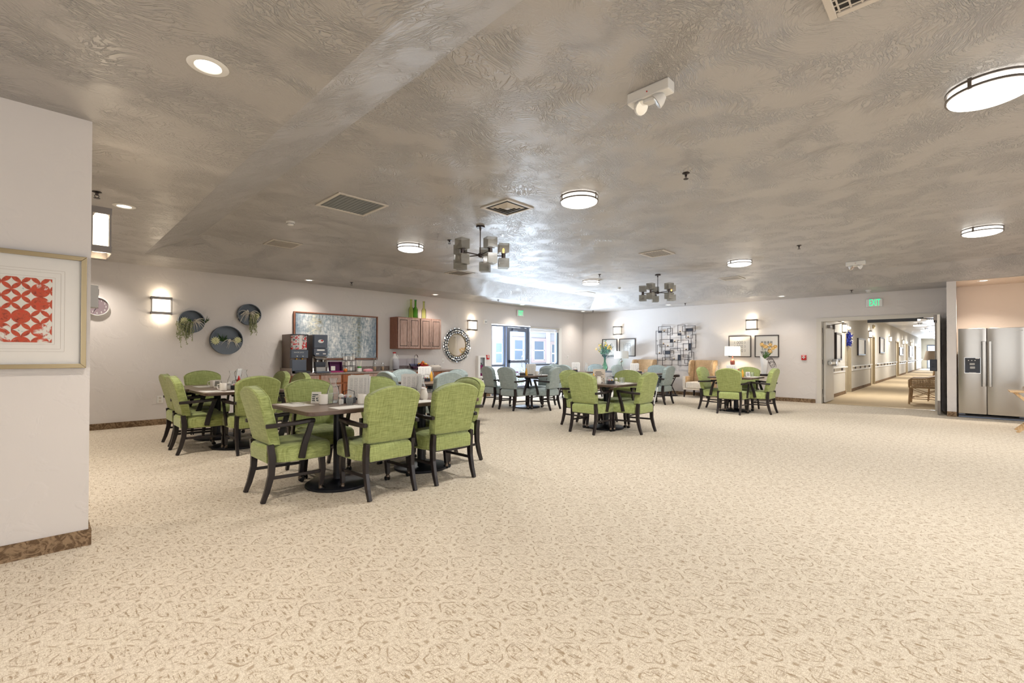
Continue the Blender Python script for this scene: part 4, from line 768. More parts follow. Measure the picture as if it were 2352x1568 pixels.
for i, (x, y) in enumerate(((21, 0.9), (27, 0.9), (33, 0.9))):
    t = thing('hall_vent', 'small square ceiling vent, %s along the hall' % ('first', 'second', 'third')[i], 'vent', (x, y, HH), 0, 'vents in the hall ceiling'); MB().bb((-0.2, -0.2, -0.012), (0.2, 0.2, 0)).build('vent_frame', M['vent_white'], t)
    for k in range(5): MB().bb((-0.15, -0.16+0.07*k, -0.016), (0.15, -0.12+0.07*k, -0.012)).build('slat', M['vent_dark'], t)
lamp('hall_window_daylight', 'AREA', (58.6, 1.6, 1.3), 400, COOL, 2.0, (0, PI/2, 0), shape='RECTANGLE', size_y=1.2)
# ------------------------------------------------------------------ exit signs and small wall devices
def exit_sign(loc, rot, label):
    t = thing('exit_sign', label, 'exit sign', loc, rot)
    MB().bb((-0.155, -0.04, -0.10), (0.155, 0, 0.10)).build('sign_box', M['white_plastic'], t, 0.012); 
    text('exit_letters', 'EXIT', 0.225, M['exit_green'], t, (0.01, -0.041, 0), (PI/2, 0, 0), 0.001, 0.0).scale = (0.46, 1.0, 1)
    MB().bb((-0.12, -0.042, -0.096), (0.12, -0.04, -0.090)).build('lens_strip', M['grey_plastic'], t)
exit_sign((10.49, WA, 2.505), 0, 'lit green EXIT sign above the glass entrance'); exit_sign((WB, 1.465, 2.465), -PI/2, 'lit green EXIT sign above the hall doorway')
def switch(loc, rot, label, name='light_switch', duplex=False, w=0.075, cat='switch'):
    t = thing(name, label, cat, loc, rot); MB().bb((-w/2, -0.006, -0.06), (w/2, 0, 0.06)).build('wall_plate', M['white_plastic'], t, 0.003)
    if duplex:
        for z in (-0.026, 0.026): MB().bb((-0.016, -0.009, z-0.016), (0.016, -0.006, z+0.016)).build('socket_face', M['vent_white'], t, 0.002)
    else: MB().bb((-0.016, -0.009, -0.03), (0.016, -0.006, 0.03)).build('rocker', M['vent_white'], t, 0.002)
switch((1.475, WA, 0.435), 0, 'white wall outlet low on the far wall, left of the first chair', 'wall_outlet', True, 0.09, 'outlet'); switch((7.515, WA, 1.05), 0, 'white light switch left of the round mirror'); switch((12.95, WA, 1.14), 0, 'white light switch in the far corner beside the window')
t = thing('wall_strobe', 'white alarm strobe high on the wall right of the mirror', 'alarm', (9.02, WA, 2.17)); MB().bb((-0.055, -0.04, -0.06), (0.055, 0, 0.06)).build('housing', M['white_plastic'], t, 0.006); MB().bb((-0.03, -0.052, -0.03), (0.035, -0.04, 0.01)).build('lens', M['grey_plastic'], t, 0.004)
def pull(loc, rot, label):
    t = thing('fire_alarm_pull', label, 'fire alarm', loc, rot); MB().bb((-0.055, -0.035, -0.065), (0.055, 0, 0.065)).build('housing', M['red_plastic'], t, 0.006); k = MB(); k.bb((-0.035, -0.046, -0.005), (0.035, -0.035, 0.02)); k.bb((-0.012, -0.046, -0.03), (0.012, -0.035, 0.04)); k.build('handle', M['white_plastic'], t, 0.002); MB().bb((-0.04, -0.037, 0.045), (0.04, -0.035, 0.056)).build('label_strip', M['white_plastic'], t)
pull((9.12, WA, 1.14), 0, 'red fire alarm pull beside the extinguisher cabinet'); pull((WB, 2.91, 1.16), -PI/2, 'red fire alarm pull on the right wall beside the hall doorway')
t = thing('extinguisher_cabinet', 'white wall cabinet with a tall pane beside the glass entrance', 'cabinet', (8.83, WA, 0.87))
k = MB(); W_, H_ = 0.30, 0.62
k.bb((-W_/2, -0.11, -H_/2), (W_/2, -0.10, -H_/2+0.05)); k.bb((-W_/2, -0.11, H_/2-0.05), (W_/2, -0.10, H_/2)); k.bb((-W_/2, -0.11, -H_/2+0.05), (-W_/2+0.075, -0.10, H_/2-0.05)); k.bb((W_/2-0.055, -0.11, -H_/2+0.05), (W_/2, -0.10, H_/2-0.05)); k.build('door_frame', M['white_plastic'], t, 0.003)
k = MB(); k.bb((-W_/2, -0.10, -H_/2), (-W_/2+0.01, 0, H_/2)); k.bb((W_/2-0.01, -0.10, -H_/2), (W_/2, 0, H_/2)); k.bb((-W_/2+0.01, -0.10, -H_/2), (W_/2-0.01, 0, -H_/2+0.01)); k.bb((-W_/2+0.01, -0.10, H_/2-0.01), (W_/2-0.01, 0, H_/2)); k.bb((-W_/2+0.01, -0.008, -H_/2+0.01), (W_/2-0.01, 0, H_/2-0.01)); k.build('cabinet_box', M['white_plastic'], t)
MB().bb((-W_/2+0.075, -0.106, -H_/2+0.05), (W_/2-0.055, -0.104, H_/2-0.05)).build('pane', M['glass_pane'], t)
t = thing('fire_extinguisher', 'reddish fire extinguisher inside the white wall cabinet', 'extinguisher', (8.84, WA-0.055, 0.571)); MB().lathe([(0.04, 0), (0.043, 0.01), (0.043, 0.30), (0.025, 0.35)], n=16).build('cylinder', M['magenta'], t); k = MB(); k.cyl((0, 0, 0.35), 0.016, 0.04, 10); k.bb((-0.05, -0.01, 0.39), (0.02, 0.01, 0.41)); k.build('valve_handle', M['frame_metal'], t); MB().tube([(0.0, 0, 0.38), (0.05, 0, 0.36), (0.055, 0, 0.1)], 0.007).build('hose', M['cable_black'], t); MB().lathe([(0.0435, 0.12), (0.0435, 0.22)], n=16, cap=False).build('label_band', M['white_plastic'], t)
t = thing('thermostat_box', 'pale box on the near wall end below its sconce', 'device', (0.235, 4.16, 1.60), PI/2); MB().bb((-0.05, -0.045, -0.075), (0.05, 0, 0.075)).build('housing', M['grey_plastic'], t, 0.005); MB().bb((-0.03, -0.048, 0.01), (0.03, -0.045, 0.05)).build('display', M['dark_plastic'], t)
# ------------------------------------------------------------------ near wall picture
def frame_parts(t, w, h, bw, bd, m, name='frame'):
    """four mitred rails, local -Y faces the room, back on y = 0"""
    f = MB()
    for (ax, az, bx, bz) in ((-1, -1, 1, -1), (1, -1, 1, 1), (1, 1, -1, 1), (-1, 1, -1, -1)):
        o1, o2 = (ax*w/2, az*h/2), (bx*w/2, bz*h/2); i1, i2 = (ax*(w/2-bw), az*(h/2-bw)), (bx*(w/2-bw), bz*(h/2-bw))
        q1 = [(o1[0], 0, o1[1]), (o2[0], 0, o2[1]), (i2[0], 0, i2[1]), (i1[0], 0, i1[1])]; q2 = [(p[0], -bd, p[2]) for p in q1]
        f.loops([q1, q2], True, False)
    return f.build(name, m, t, 0.002)
t = thing('framed_print', 'framed orange and white circle print in a pale gold frame on the near left wall', 'picture', (-0.19, 4.0, 1.479))
frame_parts(t, 0.81, 0.70, 0.026, 0.035, M['gold_frame'])
mt = MB().bb((-0.38, -0.012, -0.325), (0.38, -0.004, 0.325)).build('mat_board', M['paper'], t)
for k, (a, b) in enumerate(((0.305, 0.248), (0.288, 0.232), (0.262, 0.204))):
    s = MB(); zc = 0.0
    for z in (-b, b): s.bb((-a, -0.0128, z-0.0008), (a, -0.012, z+0.0008))
    for x in (-a, a): s.bb((x-0.0008, -0.0128, -b+0.0008), (x+0.0008, -0.012, b-0.0008))
    s.build('mat_groove', M['vent_white'], mt)
pr = MB().bb((-0.25, -0.0145, -0.193), (0.25, -0.013, 0.193)).build('print', M['circle_print'], t)
MB().bb((-0.38, -0.022, -0.325), (0.38, -0.020, 0.325)).build('glazing', M['picture_glass'], t)
# ------------------------------------------------------------------ clock
t = thing('wall_clock', 'round silver-rimmed clock with a mauve dial, half hidden by the near wall', 'clock', (0.655, WA, 1.968))
RX = Matrix.Rotation(PI/2, 3, 'X')
MB().lathe([(0.145, 0), (0.15, 0.05), (0.14, 0.055), (0.134, 0.035)], n=40, M=RX, cap=False).build('rim', M['white_plastic'], t)
mat('mauve_dial', (136, 120, 126), 0.6); MB().lathe([(0.135, 0.0), (0.135, 0.03)], n=40, M=RX).build('dial', M['mauve_dial'], t)
for i in range(1, 13):
    a = PI/2-i*PI/6; text('numeral', str(i), 0.042, M['white_plastic'], t, (0.105*math.cos(a), -0.031, 0.105*math.sin(a)), (PI/2, 0, 0), 0.001)
MB().bar([(0.02, -0.034, 0.03), (-0.045, -0.034, -0.09)], 0.006, 0.002, (0, 1, 0)).build('minute_hand', M['ink'], t); MB().bar([(0.012, -0.037, -0.03), (-0.025, -0.037, 0.055)], 0.002, 0.008, (0, 1, 0)).build('hour_hand', M['ink'], t); MB().cyl((0, -0.034, 0), 0.008, 0.006, 10, RX).build('hub', M['ink'], t)
# ------------------------------------------------------------------ round wall planters
random.seed(11)
def planter(x, z, R, label, spec):
    t = thing('wall_planter', label, 'planter', (x, WA, z), 0, 'round slate wall planters')
    MB().lathe([(0.001, 0.004), (R-0.01, 0.004)], n=40, M=RX, cap=False).lathe([(R-0.012, 0.0), (R-0.012, 0.10), (R, 0.10), (R, 0.0)], n=40, M=RX, cap=False).build('dish', M['slate_dish'], t)
    zz = -0.10*R; half = math.sqrt((R-0.012)**2-zz*zz); a0 = math.atan2(zz, half); P = [(half*math.cos(0), zz)]
    P = [((R-0.012)*math.cos(a), (R-0.012)*math.sin(a)) for a in [PI-a0+k*(PI+2*a0)/24 for k in range(25)]]
    MB().loops([[(x_, -0.092, z_) for x_, z_ in P], [(x_, -0.086, z_) for x_, z_ in P]], True, False).build('pocket_front', M['slate_dish'], t)
    MB().bb((-half, -0.086, zz-0.03), (half, -0.005, zz-0.015)).build('soil', M['leaf_dark'], t)
    def blades(n, c, L, wd, m, droop, spread, name):
        b = MB()
        for k in range(n):
            a = random.uniform(0, 2*PI); e = random.uniform(0.7, 1.9); dx, dy = math.cos(a)*spread, -abs(math.sin(a))*0.6*spread
            l = L*random.uniform(0.7, 1.1); pts = []
            for q_ in range(9):
                u = q_/8; pts.append((c[0]+dx*l*u, c[1]+dy*l*u*0.8, c[2]+l*(e*0.7*u-droop*u*u)))
            b.bar(pts, [wd, wd, wd*0.95, wd*0.9, wd*0.8, wd*0.65, wd*0.5, wd*0.3, wd*0.1], 0.003, (0.3, 0.2, 0.9))
        b.build(name, m, t)
    def rosette(c, r, m, name):
        b = MB()
        for ring, n in ((1.0, 12), (0.7, 9), (0.4, 6)):
            for k in range(n):
                a = 2*PI*k/n+ring*2; d = Vector((math.cos(a), -(1.15-ring), math.sin(a))).normalized()*r*ring; s_ = Vector((-math.sin(a), 0, math.cos(a)))*r*0.15; C_ = Vector(c)
                b.add([C_, C_+d*0.6+s_, C_+d, C_+d*0.6-s_, C_+d*0.5+Vector((0, -0.01, 0))], [(0, 1, 4), (1, 2, 4), (2, 3, 4), (3, 0, 4)])
        b.build(name, m, t)
    def trail(cx, w_, L, n, name='trailing_vine'):
        b = MB()
        for k in range(n):
            x0 = cx+random.uniform(-w_, w_); l = L*random.uniform(0.5, 1.0); pts = []; y0 = -0.10-random.uniform(0, 0.05)
            for q_ in range(7): pts.append((x0+random.uniform(-0.012, 0.012), y0, zz+0.02-l*q_/6))
            b.tube(pts, 0.003, 4)
            for q_ in range(26):
                u = random.random(); i = min(int(u*6), 5); p = Vector(pts[i]).lerp(Vector(pts[i+1]), u*6-i); d = Vector((random.uniform(-1, 1), random.uniform(-1, 0.3), random.uniform(-1, 0.2))).normalized()*0.022; s_ = d.cross(Vector((0, 1, 0.2))).normalized()*0.007
                b.add([p, p+d*0.5+s_, p+d, p+d*0.5-s_], [(0, 1, 2, 3)])
        b.build(name, M['vine'], t)
    for kind, *a in spec:
        if kind == 'air': blades(a[3], (a[0], -0.07, zz+a[1]), a[2], 0.011, M['air_plant'], 1.35, 1.0, 'air_plant')
        elif kind == 'grass': blades(a[3], (a[0], -0.06, zz+a[1]), a[2], 0.014, M['leaf_dark'], 0.2, 0.8, 'leafy_clump')
        elif kind == 'ros': rosette((a[0], -0.10, zz+a[1]), a[2], M[a[3]], 'succulent')
        elif kind == 'trail': trail(*a)
planter(1.905, 1.79, 0.20, 'round slate planter on the left, with white air plant and long trailing vine', [('air', 0.02, 0.0, 0.24, 24), ('ros', -0.11, 0.03, 0.075, 'leaf_pale'), ('ros', -0.05, 0.02, 0.06, 'leaf_green'), ('grass', 0.2, 0.0, 0.12, 22), ('trail', -0.13, 0.09, 0.48, 16), ('trail', -0.03, 0.04, 0.34, 8)])
planter(2.455, 1.475, 0.265, 'largest round slate planter, low in the middle, with pale succulents', [('ros', -0.19, 0.01, 0.085, 'leaf_pale'), ('grass', -0.06, 0.0, 0.13, 40), ('air', 0.08, 0.0, 0.18, 14), ('ros', 0.17, 0.03, 0.075, 'leaf_pale')])
planter(2.835, 1.975, 0.203, 'round slate planter highest on the right, air plant above hanging vine', [('air', 0.0, 0.03, 0.22, 34), ('grass', 0.13, 0.0, 0.1, 16), ('ros', 0.12, 0.0, 0.06, 'leaf_pale'), ('trail', 0.06, 0.07, 0.42, 16)])
# ------------------------------------------------------------------ blue abstract painting
t = thing('abstract_painting', 'wide blue and grey abstract painting in a thin wood frame above the counter', 'picture', (4.62, WA, 1.60))
frame_parts(t, 1.90, 1.0, 0.022, 0.06, M['cabinet_wood']); fr2 = MB(); MB().bb((-0.912, -0.045, -0.462), (0.912, -0.02, 0.462)).build('canvas', M['abstract_canvas'], t); MB().bb((-0.925, -0.02, -0.475), (0.925, -0.005, 0.475)).build('backing', M['white_plastic'], t)
# ------------------------------------------------------------------ counter and base cabinets
CX0, CX1, CZ, CY = 3.42, 7.42, 0.84, 9.25
t = thing('counter_top', 'long mottled counter top under the painting, with sink and drink machines', 'counter', (5.42, 9.55, CZ))
MB().bb((CX0-5.42, CY-9.55, -0.04), (CX1-5.42, WA-9.553, 0)).build('worktop', M['counter_laminate'], t, 0.006); MB().bb((CX0-5.42, WA-9.553-0.02, 0), (CX1-5.42, WA-9.553, 0.10)).build('backsplash', M['counter_laminate'], t); MB().bb((CX0-5.42, CY+0.03-9.55, 0), (CX0+0.02-5.42, WA-9.575, 0.10)).build('side_splash', M['counter_laminate'], t)
sk = MB(); sk.bb((-0.12, -0.18, 0.0), (0.42, 0.2, 0.006)); sk.build('sink_rim', M['chrome'], t); MB().bb((-0.09, -0.15, 0.0062), (0.39, 0.14, 0.0068)).build('sink_basin', M['frame_metal'], t)
def faucet(x, y, h, label, big=1):
    t = thing('faucet', label, 'faucet', (x, y, CZ+0.006)); MB().lathe([(0.025, 0), (0.022, 0.03), (0.012, 0.04)], n=14).build('base', M['chrome'], t); MB().tube([(0, 0, 0.03), (0, 0, h*0.7), (0, -0.02, h*0.92), (0, -0.07, h), (0, -0.13, h*0.95), (0, -0.15, h*0.82)], 0.011, 8).build('spout', M['chrome'], t); MB().tube([(0.02, 0, 0.04), (0.07, -0.01, 0.075)], 0.006).build('lever', M['chrome'], t)
faucet(5.42, 9.72, 0.30, 'chrome gooseneck faucet by the right end of the painting'); faucet(6.52, 9.72, 0.36, 'chrome gooseneck faucet under the wall cabinet, behind the clear guard')
def door_panel(t, x0, x1, z0, z1, y, m, handle=None, name='door', pull='bar'):
    d = MB(); d.bb((x0+0.002, y-0.02, z0+0.002), (x1-0.002, y, z1-0.002)); o = d.build(name, M['espresso_wood'] if m is M['cabinet_glaze'] else M['cabinet_wood'], t)
    k = MB(); rw = 0.05
    k.bb((x0, y-0.03, z0), (x0+rw, y-0.02, z1)); k.bb((x1-rw, y-0.03, z0), (x1, y-0.02, z1)); k.bb((x0+rw, y-0.03, z0), (x1-rw, y-0.02, z0+rw)); k.bb((x0+rw, y-0.03, z1-rw), (x1-rw, y-0.02, z1)); k.build('rail_frame', m, o, 0.002)
    if x1-x0 > 0.16 and z1-z0 > 0.2: MB().bb((x0+rw+0.012, y-0.031, z0+rw+0.012), (x1-rw-0.012, y-0.02, z1-rw-0.012)).build('raised_panel', m, o, 0.006)
    if handle: 
        hx, hz, vert = handle; h = MB()
        if vert: h.tube([(hx, y-0.03, hz), (hx, y-0.055, hz+0.01), (hx, y-0.055, hz+0.10), (hx, y-0.03, hz+0.11)], 0.005)
        else: h.tube([(hx-0.05, y-0.03, hz), (hx-0.045, y-0.05, hz), (hx+0.045, y-0.05, hz), (hx+0.05, y-0.03, hz)], 0.005)
        h.build('pull', M['frame_metal'], o)
    return o
units = [(3.44, 3.98, 'g'), (3.98, 4.44, 'g'), (4.44, 4.92, 'h'), (4.92, 5.40, 'g'), (5.40, 6.0, 'g'), (6.0, 6.55, 'h'), (6.55, 7.0, 'h'), (7.0, 7.4, 'h')]
for i, (a, b, kd) in enumerate(units):
    m = M['cabinet_glaze' if kd == 'g' else 'cabinet_honey']
    t = thing('base_cabinet', ('wooden base cabinet at the far left end of the counter', 'wooden base cabinet below the second drink machine', 'honey-brown base cabinet seen above the carafe, left of the menu', 'wooden base cabinet behind the big newsprint menu', 'wooden base cabinet under the sink', 'honey base cabinet under the clear guard', 'honey base cabinet behind the haze-paled chair', 'honey base cabinet at the right end of the counter')[i], 'cabinet', (0, 0, 0), 0, 'base cabinets under the counter')
    k = MB(); k.bb((a, CY+0.04, 0.09), (b, WA-0.01, CZ-0.04)); k.bb((a, CY+0.09, 0), (b, WA-0.01, 0.09)); k.build('carcass', M['cabinet_honey'] , t)
    o = MB().bb((a+0.02, CY+0.02, 0.63), (b-0.02, CY+0.04, 0.79)).build('drawer', m, t, 0.004); h = MB(); xm = (a+b)/2; h.tube([(xm-0.05, CY+0.02, 0.71), (xm-0.045, CY-0.005, 0.71), (xm+0.045, CY-0.005, 0.71), (xm+0.05, CY+0.02, 0.71)], 0.005); h.build('pull', M['frame_metal'], o)
    MB().sphere((xm, CY+0.012, 0.765), 0.012, 10, 5).build('drawer_lock', M['chrome'], o)
    if kd == 'h': door_panel(t, a+0.02, xm-0.003, 0.12, 0.60, CY+0.04, m, (xm-0.09, 0.56, False)); door_panel(t, xm+0.003, b-0.02, 0.12, 0.60, CY+0.04, m, (xm+0.09, 0.56, False))
    else: door_panel(t, a+0.02, b-0.02, 0.12, 0.60, CY+0.04, m, (b-0.09, 0.56, False))
# wall cabinets (two joined units)
for i, (a, b) in enumerate(((5.92, 6.56), (6.56, 7.20))):
    t = thing('wall_cabinet', ('left unit of the brown wall cabinet, under the green bottles', 'right unit of the brown wall cabinet, next to the mirror')[i], 'cabinet', (0, 0, 0), 0, 'wall cabinets above the counter')
    MB().bb((a, WA-0.32, 1.35), (b, WA, 2.11)).build('carcass', M['cabinet_wood'], t, 0.003); xm = (a+b)/2
    door_panel(t, a+0.012, xm-0.003, 1.365, 2.095, WA-0.32, M['cabinet_glaze'], (xm-0.03, 1.41, True)); door_panel(t, xm+0.003, b-0.012, 1.365, 2.095, WA-0.32, M['cabinet_glaze'], (xm+0.03, 1.41, True))
def bottle(x, y, s, m, label):
    t = thing('glass_bottle', label, 'bottle', (x, y, 2.11), 0, 'tall green glass bottles on the wall cabinet')
    MB().lathe([(0.055*s, 0), (0.06*s, 0.02*s), (0.06*s, 0.22*s), (0.05*s, 0.25*s), (0.026*s, 0.285*s), (0.024*s, 0.46*s), (0.022*s, 0.46*s), (0.022*s, 0.29*s), (0.046*s, 0.248*s), (0.056*s, 0.215*s), (0.054*s, 0.02*s)], n=20).build('glass_body', M[m], t); MB().lathe([(0.028*s, 0.44*s), (0.03*s, 0.45*s), (0.028*s, 0.462*s)], n=16, cap=False).build('lip', M[m], t)
bottle(6.41, WA-0.16, 1.0, 'glass_lime', 'yellowish green bottle leftmost on the wall cabinet'); bottle(6.50, WA-0.22, 0.94, 'glass_green', 'deep green bottle in front on the wall cabinet'); bottle(6.56, WA-0.13, 1.02, 'glass_aqua', 'tallest grey-green bottle behind the deep green one'); bottle(6.76, WA-0.2, 0.95, 'glass_lime', 'yellow-green bottle standing alone on the right of the wall cabinet')
# ------------------------------------------------------------------ drink machines
t = thing('juice_dispenser', 'juice dispenser with a red fruit picture window, leftmost machine on the counter', 'drink machine', (3.60, 9.33, CZ))
MB().bb((-0.16, 0.06, 0), (0.16, 0.50, 0.77)).build('cabinet_body', M['taupe_steel'], t, 0.006); MB().bb((-0.165, -0.0, 0.30), (0.165, 0.06, 0.46)).build('button_panel', M['slate_plastic'], t, 0.008)
m = mat('fruit_picture', (230, 225, 225), 0.25); tt = NT(m); g_ = tt.coord('Generated', scale=(5, 1, 7)); n_ = tt.noise(g_, 1, 3, 0.6); tt.color(tt.ramp(n_, [(0.36, (60, 50, 52)), (0.47, (236, 234, 232)), (0.55, (190, 30, 34)), (0.66, (214, 60, 56))]))
L = []
for z in (0.47, 0.75): L.append([(0.155*math.sin(a), 0.05-0.07*math.cos(a), z) for a in [-1.5+3*k/14 for k in range(15)]])
MB().loops(L, False, True, False).build('picture_window', M['fruit_picture'], t); MB().bb((-0.165, -0.015, 0.745), (0.165, 0.06, 0.77)).build('top_cap', M['dark_plastic'], t, 0.006)
MB().bb((-0.02, -0.024, 0.475), (0.03, -0.02, 0.745)).build('light_strip', M['white_plastic'], t)
MB().bb((-0.17, -0.06, 0.045), (0.11, 0.06, 0.27)).build('drip_housing', M['slate_plastic'], t, 0.012); MB().bb((-0.13, -0.12, 0), (0.17, 0.06, 0.045)).build('drip_tray', M['dark_plastic'], t, 0.008)
for x in (-0.05, 0.06): MB().sphere((x, -0.002, 0.335), 0.013, 10, 5).build('button', M['white_plastic'], t); MB().lathe([(0.014, 0.27), (0.016, 0.30)], (x, 0.03, 0), 10).build('nozzle', M['mustard'], t)
for x in (-0.08, 0.02): text('panel_word', 'JUICE' if x > 0 else 'WATER', 0.03, M['white_plastic'], t, (x+0.02, -0.002, 0.41), (PI/2, 0, 0), 0.0005)
t = thing('coffee_dispenser', 'slate coffee dispenser with a red and white emblem, beside the painting', 'drink machine', (4.02, 9.33, CZ))
MB().bb((-0.13, 0.08, 0), (0.13, 0.50, 0.77)).build('cabinet_body', M['taupe_steel'], t, 0.006); MB().bb((-0.14, 0.0, 0.50), (0.14, 0.08, 0.775)).build('upper_door', M['slate_plastic'], t, 0.01)
MB().loops([[(x, y, z) for x, y in ((-0.14, 0.0), (0.14, 0.0), (0.14, 0.08), (-0.14, 0.08))] if z > 0.36 else [(x, y, z) for x, y in ((-0.105, 0.0), (0.105, 0.0), (0.105, 0.08), (-0.105, 0.08))] for z in (0.335, 0.37, 0.495)], True, False).build('control_panel', M['slate_plastic'], t, 0.004)
MB().bb((-0.08, -0.004, 0.445), (0.075, 0.002, 0.475)).build('display', M['white_plastic'], t)
for x in (-0.07, 0.07): MB().bb((x-0.03, -0.005, 0.375), (x+0.03, 0.002, 0.395)).build('button', M['white_plastic'], t)
e_ = MB().sphere((0, 0.0, 0.64), 0.06, 16, 6, (1, 0.06, 0.62)).build('emblem', M['white_plastic'], t); MB().sphere((0.018, -0.002, 0.652), 0.03, 12, 5, (1, 0.08, 0.6)).build('emblem_mark', M['red_plastic'], e_)
MB().loops([[(-0.14, 0, 0.33), (0.14, 0, 0.33), (0.14, 0.1, 0.33), (-0.14, 0.1, 0.33)], [(-0.11, -0.02, 0.29), (0.11, -0.02, 0.29), (0.11, 0.1, 0.29), (-0.11, 0.1, 0.29)], [(-0.07, 0.0, 0.26), (0.07, 0.0, 0.26), (0.07, 0.1, 0.26), (-0.07, 0.1, 0.26)]], True, False).build('spout_shroud', M['chrome'], t, 0.004)
for x in (-0.06, 0.06): MB().lathe([(0.010, 0.21), (0.02, 0.26)], (x, 0.03, 0), 10).build('nozzle', M['white_plastic'], t)
for x in (-0.155, 0.115): MB().bar([(x*0.9, 0.04, 0.30), (x*1.05, 0.0, 0.22), (x*1.12, -0.03, 0.1), (x*1.12, -0.04, 0.0)], 0.03, 0.02).build('side_leg', M['chrome'], t)
MB().bb((-0.125, -0.03, 0.12), (0.09, 0.08, 0.22)).build('lower_panel', M['slate_dark'], t, 0.006); MB().bb((-0.11, -0.05, 0.03), (0.075, 0.04, 0.115)).build('drip_grille', M['grey_plastic'], t, 0.006); MB().bb((-0.14, -0.14, 0), (0.15, 0.06, 0.03)).build('drip_tray', M['slate_plastic'], t, 0.006)
t = thing('power_cable', 'black cable looped on the counter left of the juice dispenser', 'cable', (3.47, 9.3, CZ+0.012)); MB().tube([(-0.02, 0, 0), (-0.0, -0.03, 0.01), (0.06, -0.03, 0.03), (0.09, 0.03, 0.04), (0.03, 0.06, 0.02), (-0.02, 0.05, 0.0), (-0.02, 0.1, 0.0)], 0.008).build('cord', M['cable_black'], t); MB().bb((-0.03, 0.09, -0.01), (0.01, 0.14, 0.02)).build('plug', M['cable_black'], t, 0.004)
# ------------------------------------------------------------------ things on the counter
t = thing('tea_box', 'open purple cardboard display box right of the coffee dispenser', 'box', (4.34, 9.42, CZ)); k = MB(); k.bb((-0.16, -0.1, 0), (0.16, 0.12, 0.03)); k.build('box_base', M['magenta'], t); k = MB(); k.bb((-0.13, 0.0, 0.03), (0.13, 0.01, 0.22)); k.bb((-0.13, -0.08, 0.03), (-0.12, 0.0, 0.22)); k.bb((0.12, -0.08, 0.03), (0.13, 0.0, 0.22)); k.bb((-0.12, -0.08, 0.21), (0.12, 0.0, 0.22)); k.build('box_back', M['cardboard_purple'], t); MB().bb((-0.11, -0.09, 0.04), (-0.02, -0.086, 0.13)).build('price_card', M['paper'], t)
t = thing('wire_rack', 'tiered wire rack of cups and packets in front of the painting', 'rack', (4.68, 9.45, CZ)); k = MB()
for x in (-0.12, 0.12):
    for y in (-0.07, 0.07): k.tube([(x, y, 0), (x, y, 0.40)], 0.004)
for z in (0.02, 0.13, 0.25, 0.38):
    k.tube([(-0.12, -0.07, z), (0.12, -0.07, z), (0.12, 0.07, z), (-0.12, 0.07, z), (-0.12, -0.07, z)], 0.004)
    for q_ in range(6): k.tube([(-0.1+0.04*q_, -0.07, z), (-0.1+0.04*q_, 0.07, z)], 0.0025, 4)
k.build('wire_frame', M['black_metal'], t)
for z in (0.025, 0.135, 0.255):
    for q_ in range(4): MB().bb((-0.105+0.055*q_, -0.05, z), (-0.06+0.055*q_, 0.05, z+0.075+0.01*(q_ % 2))).build('packet', M[('white_plastic', 'vent_white', 'paper', 'grey_plastic')[(q_+int(z*10)) % 4]], t)
t = thing('orange_fruit', 'small reddish-orange fruit before the wire rack', 'fruit', (4.53, 9.30, CZ+0.04)); MB().sphere((0, 0, 0), 0.04, 14, 8).build('flesh', M['fruit_orange'], t); MB().cyl((0, 0, 0.036), 0.004, 0.01, 6).build('stem', M['stem_green'], t)
t = thing('straw_cup', 'green cup of white straws beside the wire rack', 'cup', (4.92, 9.45, CZ)); MB().lathe([(0.035, 0), (0.045, 0.11), (0.042, 0.11), (0.033, 0.006)], n=16).build('cup', M['green_cup'], t)
for k in range(7): a = k*0.9; MB().tube([(0.015*math.cos(a), 0.015*math.sin(a), 0.01), (0.055*math.cos(a), 0.05*math.sin(a), 0.24)], 0.005).build('straw', M['straw'], t)
t = thing('white_tub', 'small white tub in front of the straw cup', 'tub', (4.86, 9.33, CZ)); MB().bb((-0.04, -0.03, 0), (0.04, 0.03, 0.07)).build('tub_body', M['white_plastic'], t, 0.006); MB().bb((-0.042, -0.032, 0.07), (0.042, 0.032, 0.078)).build('lid', M['white_plastic'], t, 0.002)
t = thing('snack_pack', 'pink and white packet lying right of the straw cup', 'packet', (5.08, 9.36, CZ), 0.3); MB().loops([[(x*s, y*s*0.8, z) for x, y in rrect(0.22, 0.12, 0.02, 3)] for s, z in ((0.9, 0), (1, 0.02), (0.95, 0.04), (0.7, 0.055))]).build('wrapper', M['pink_pack'], t); MB().bb((-0.05, -0.03, 0.052), (0.05, 0.03, 0.058)).build('label', M['paper'], t)
for i, (x, l) in enumerate(((5.32, 'small glass jar of brown grains left of the sink faucet'), (5.52, 'small glass jar of brown grains right of the sink faucet'))):
    t = thing('spice_jar', l, 'jar', (x, 9.50, CZ+0.006)); MB().lathe([(0.032, 0), (0.036, 0.01), (0.036, 0.12), (0.024, 0.15)], n=14).build('jar', M['glass_clear'], t); MB().lathe([(0.03, 0.006), (0.033, 0.09)], n=12).build('grains', M['rattan_wood'], t); MB().lathe([(0.026, 0.15), (0.026, 0.18)], n=14).build('lid', M['chrome'], t)
t = thing('sneeze_guard', 'clear acrylic display box on the counter under the wall cabinet', 'display box', (6.06, 9.40, CZ)); k = MB(); k.bb((-0.26, -0.12, 0), (0.26, -0.116, 0.28)); k.bb((-0.26, -0.116, 0), (-0.256, 0.14, 0.28)); k.bb((0.256, -0.116, 0), (0.26, 0.14, 0.28)); k.build('acrylic_panels', M['acrylic'], t); MB().bb((-0.25, -0.11, 0), (0.25, 0.13, 0.03)).build('tray', M['frame_metal'], t)
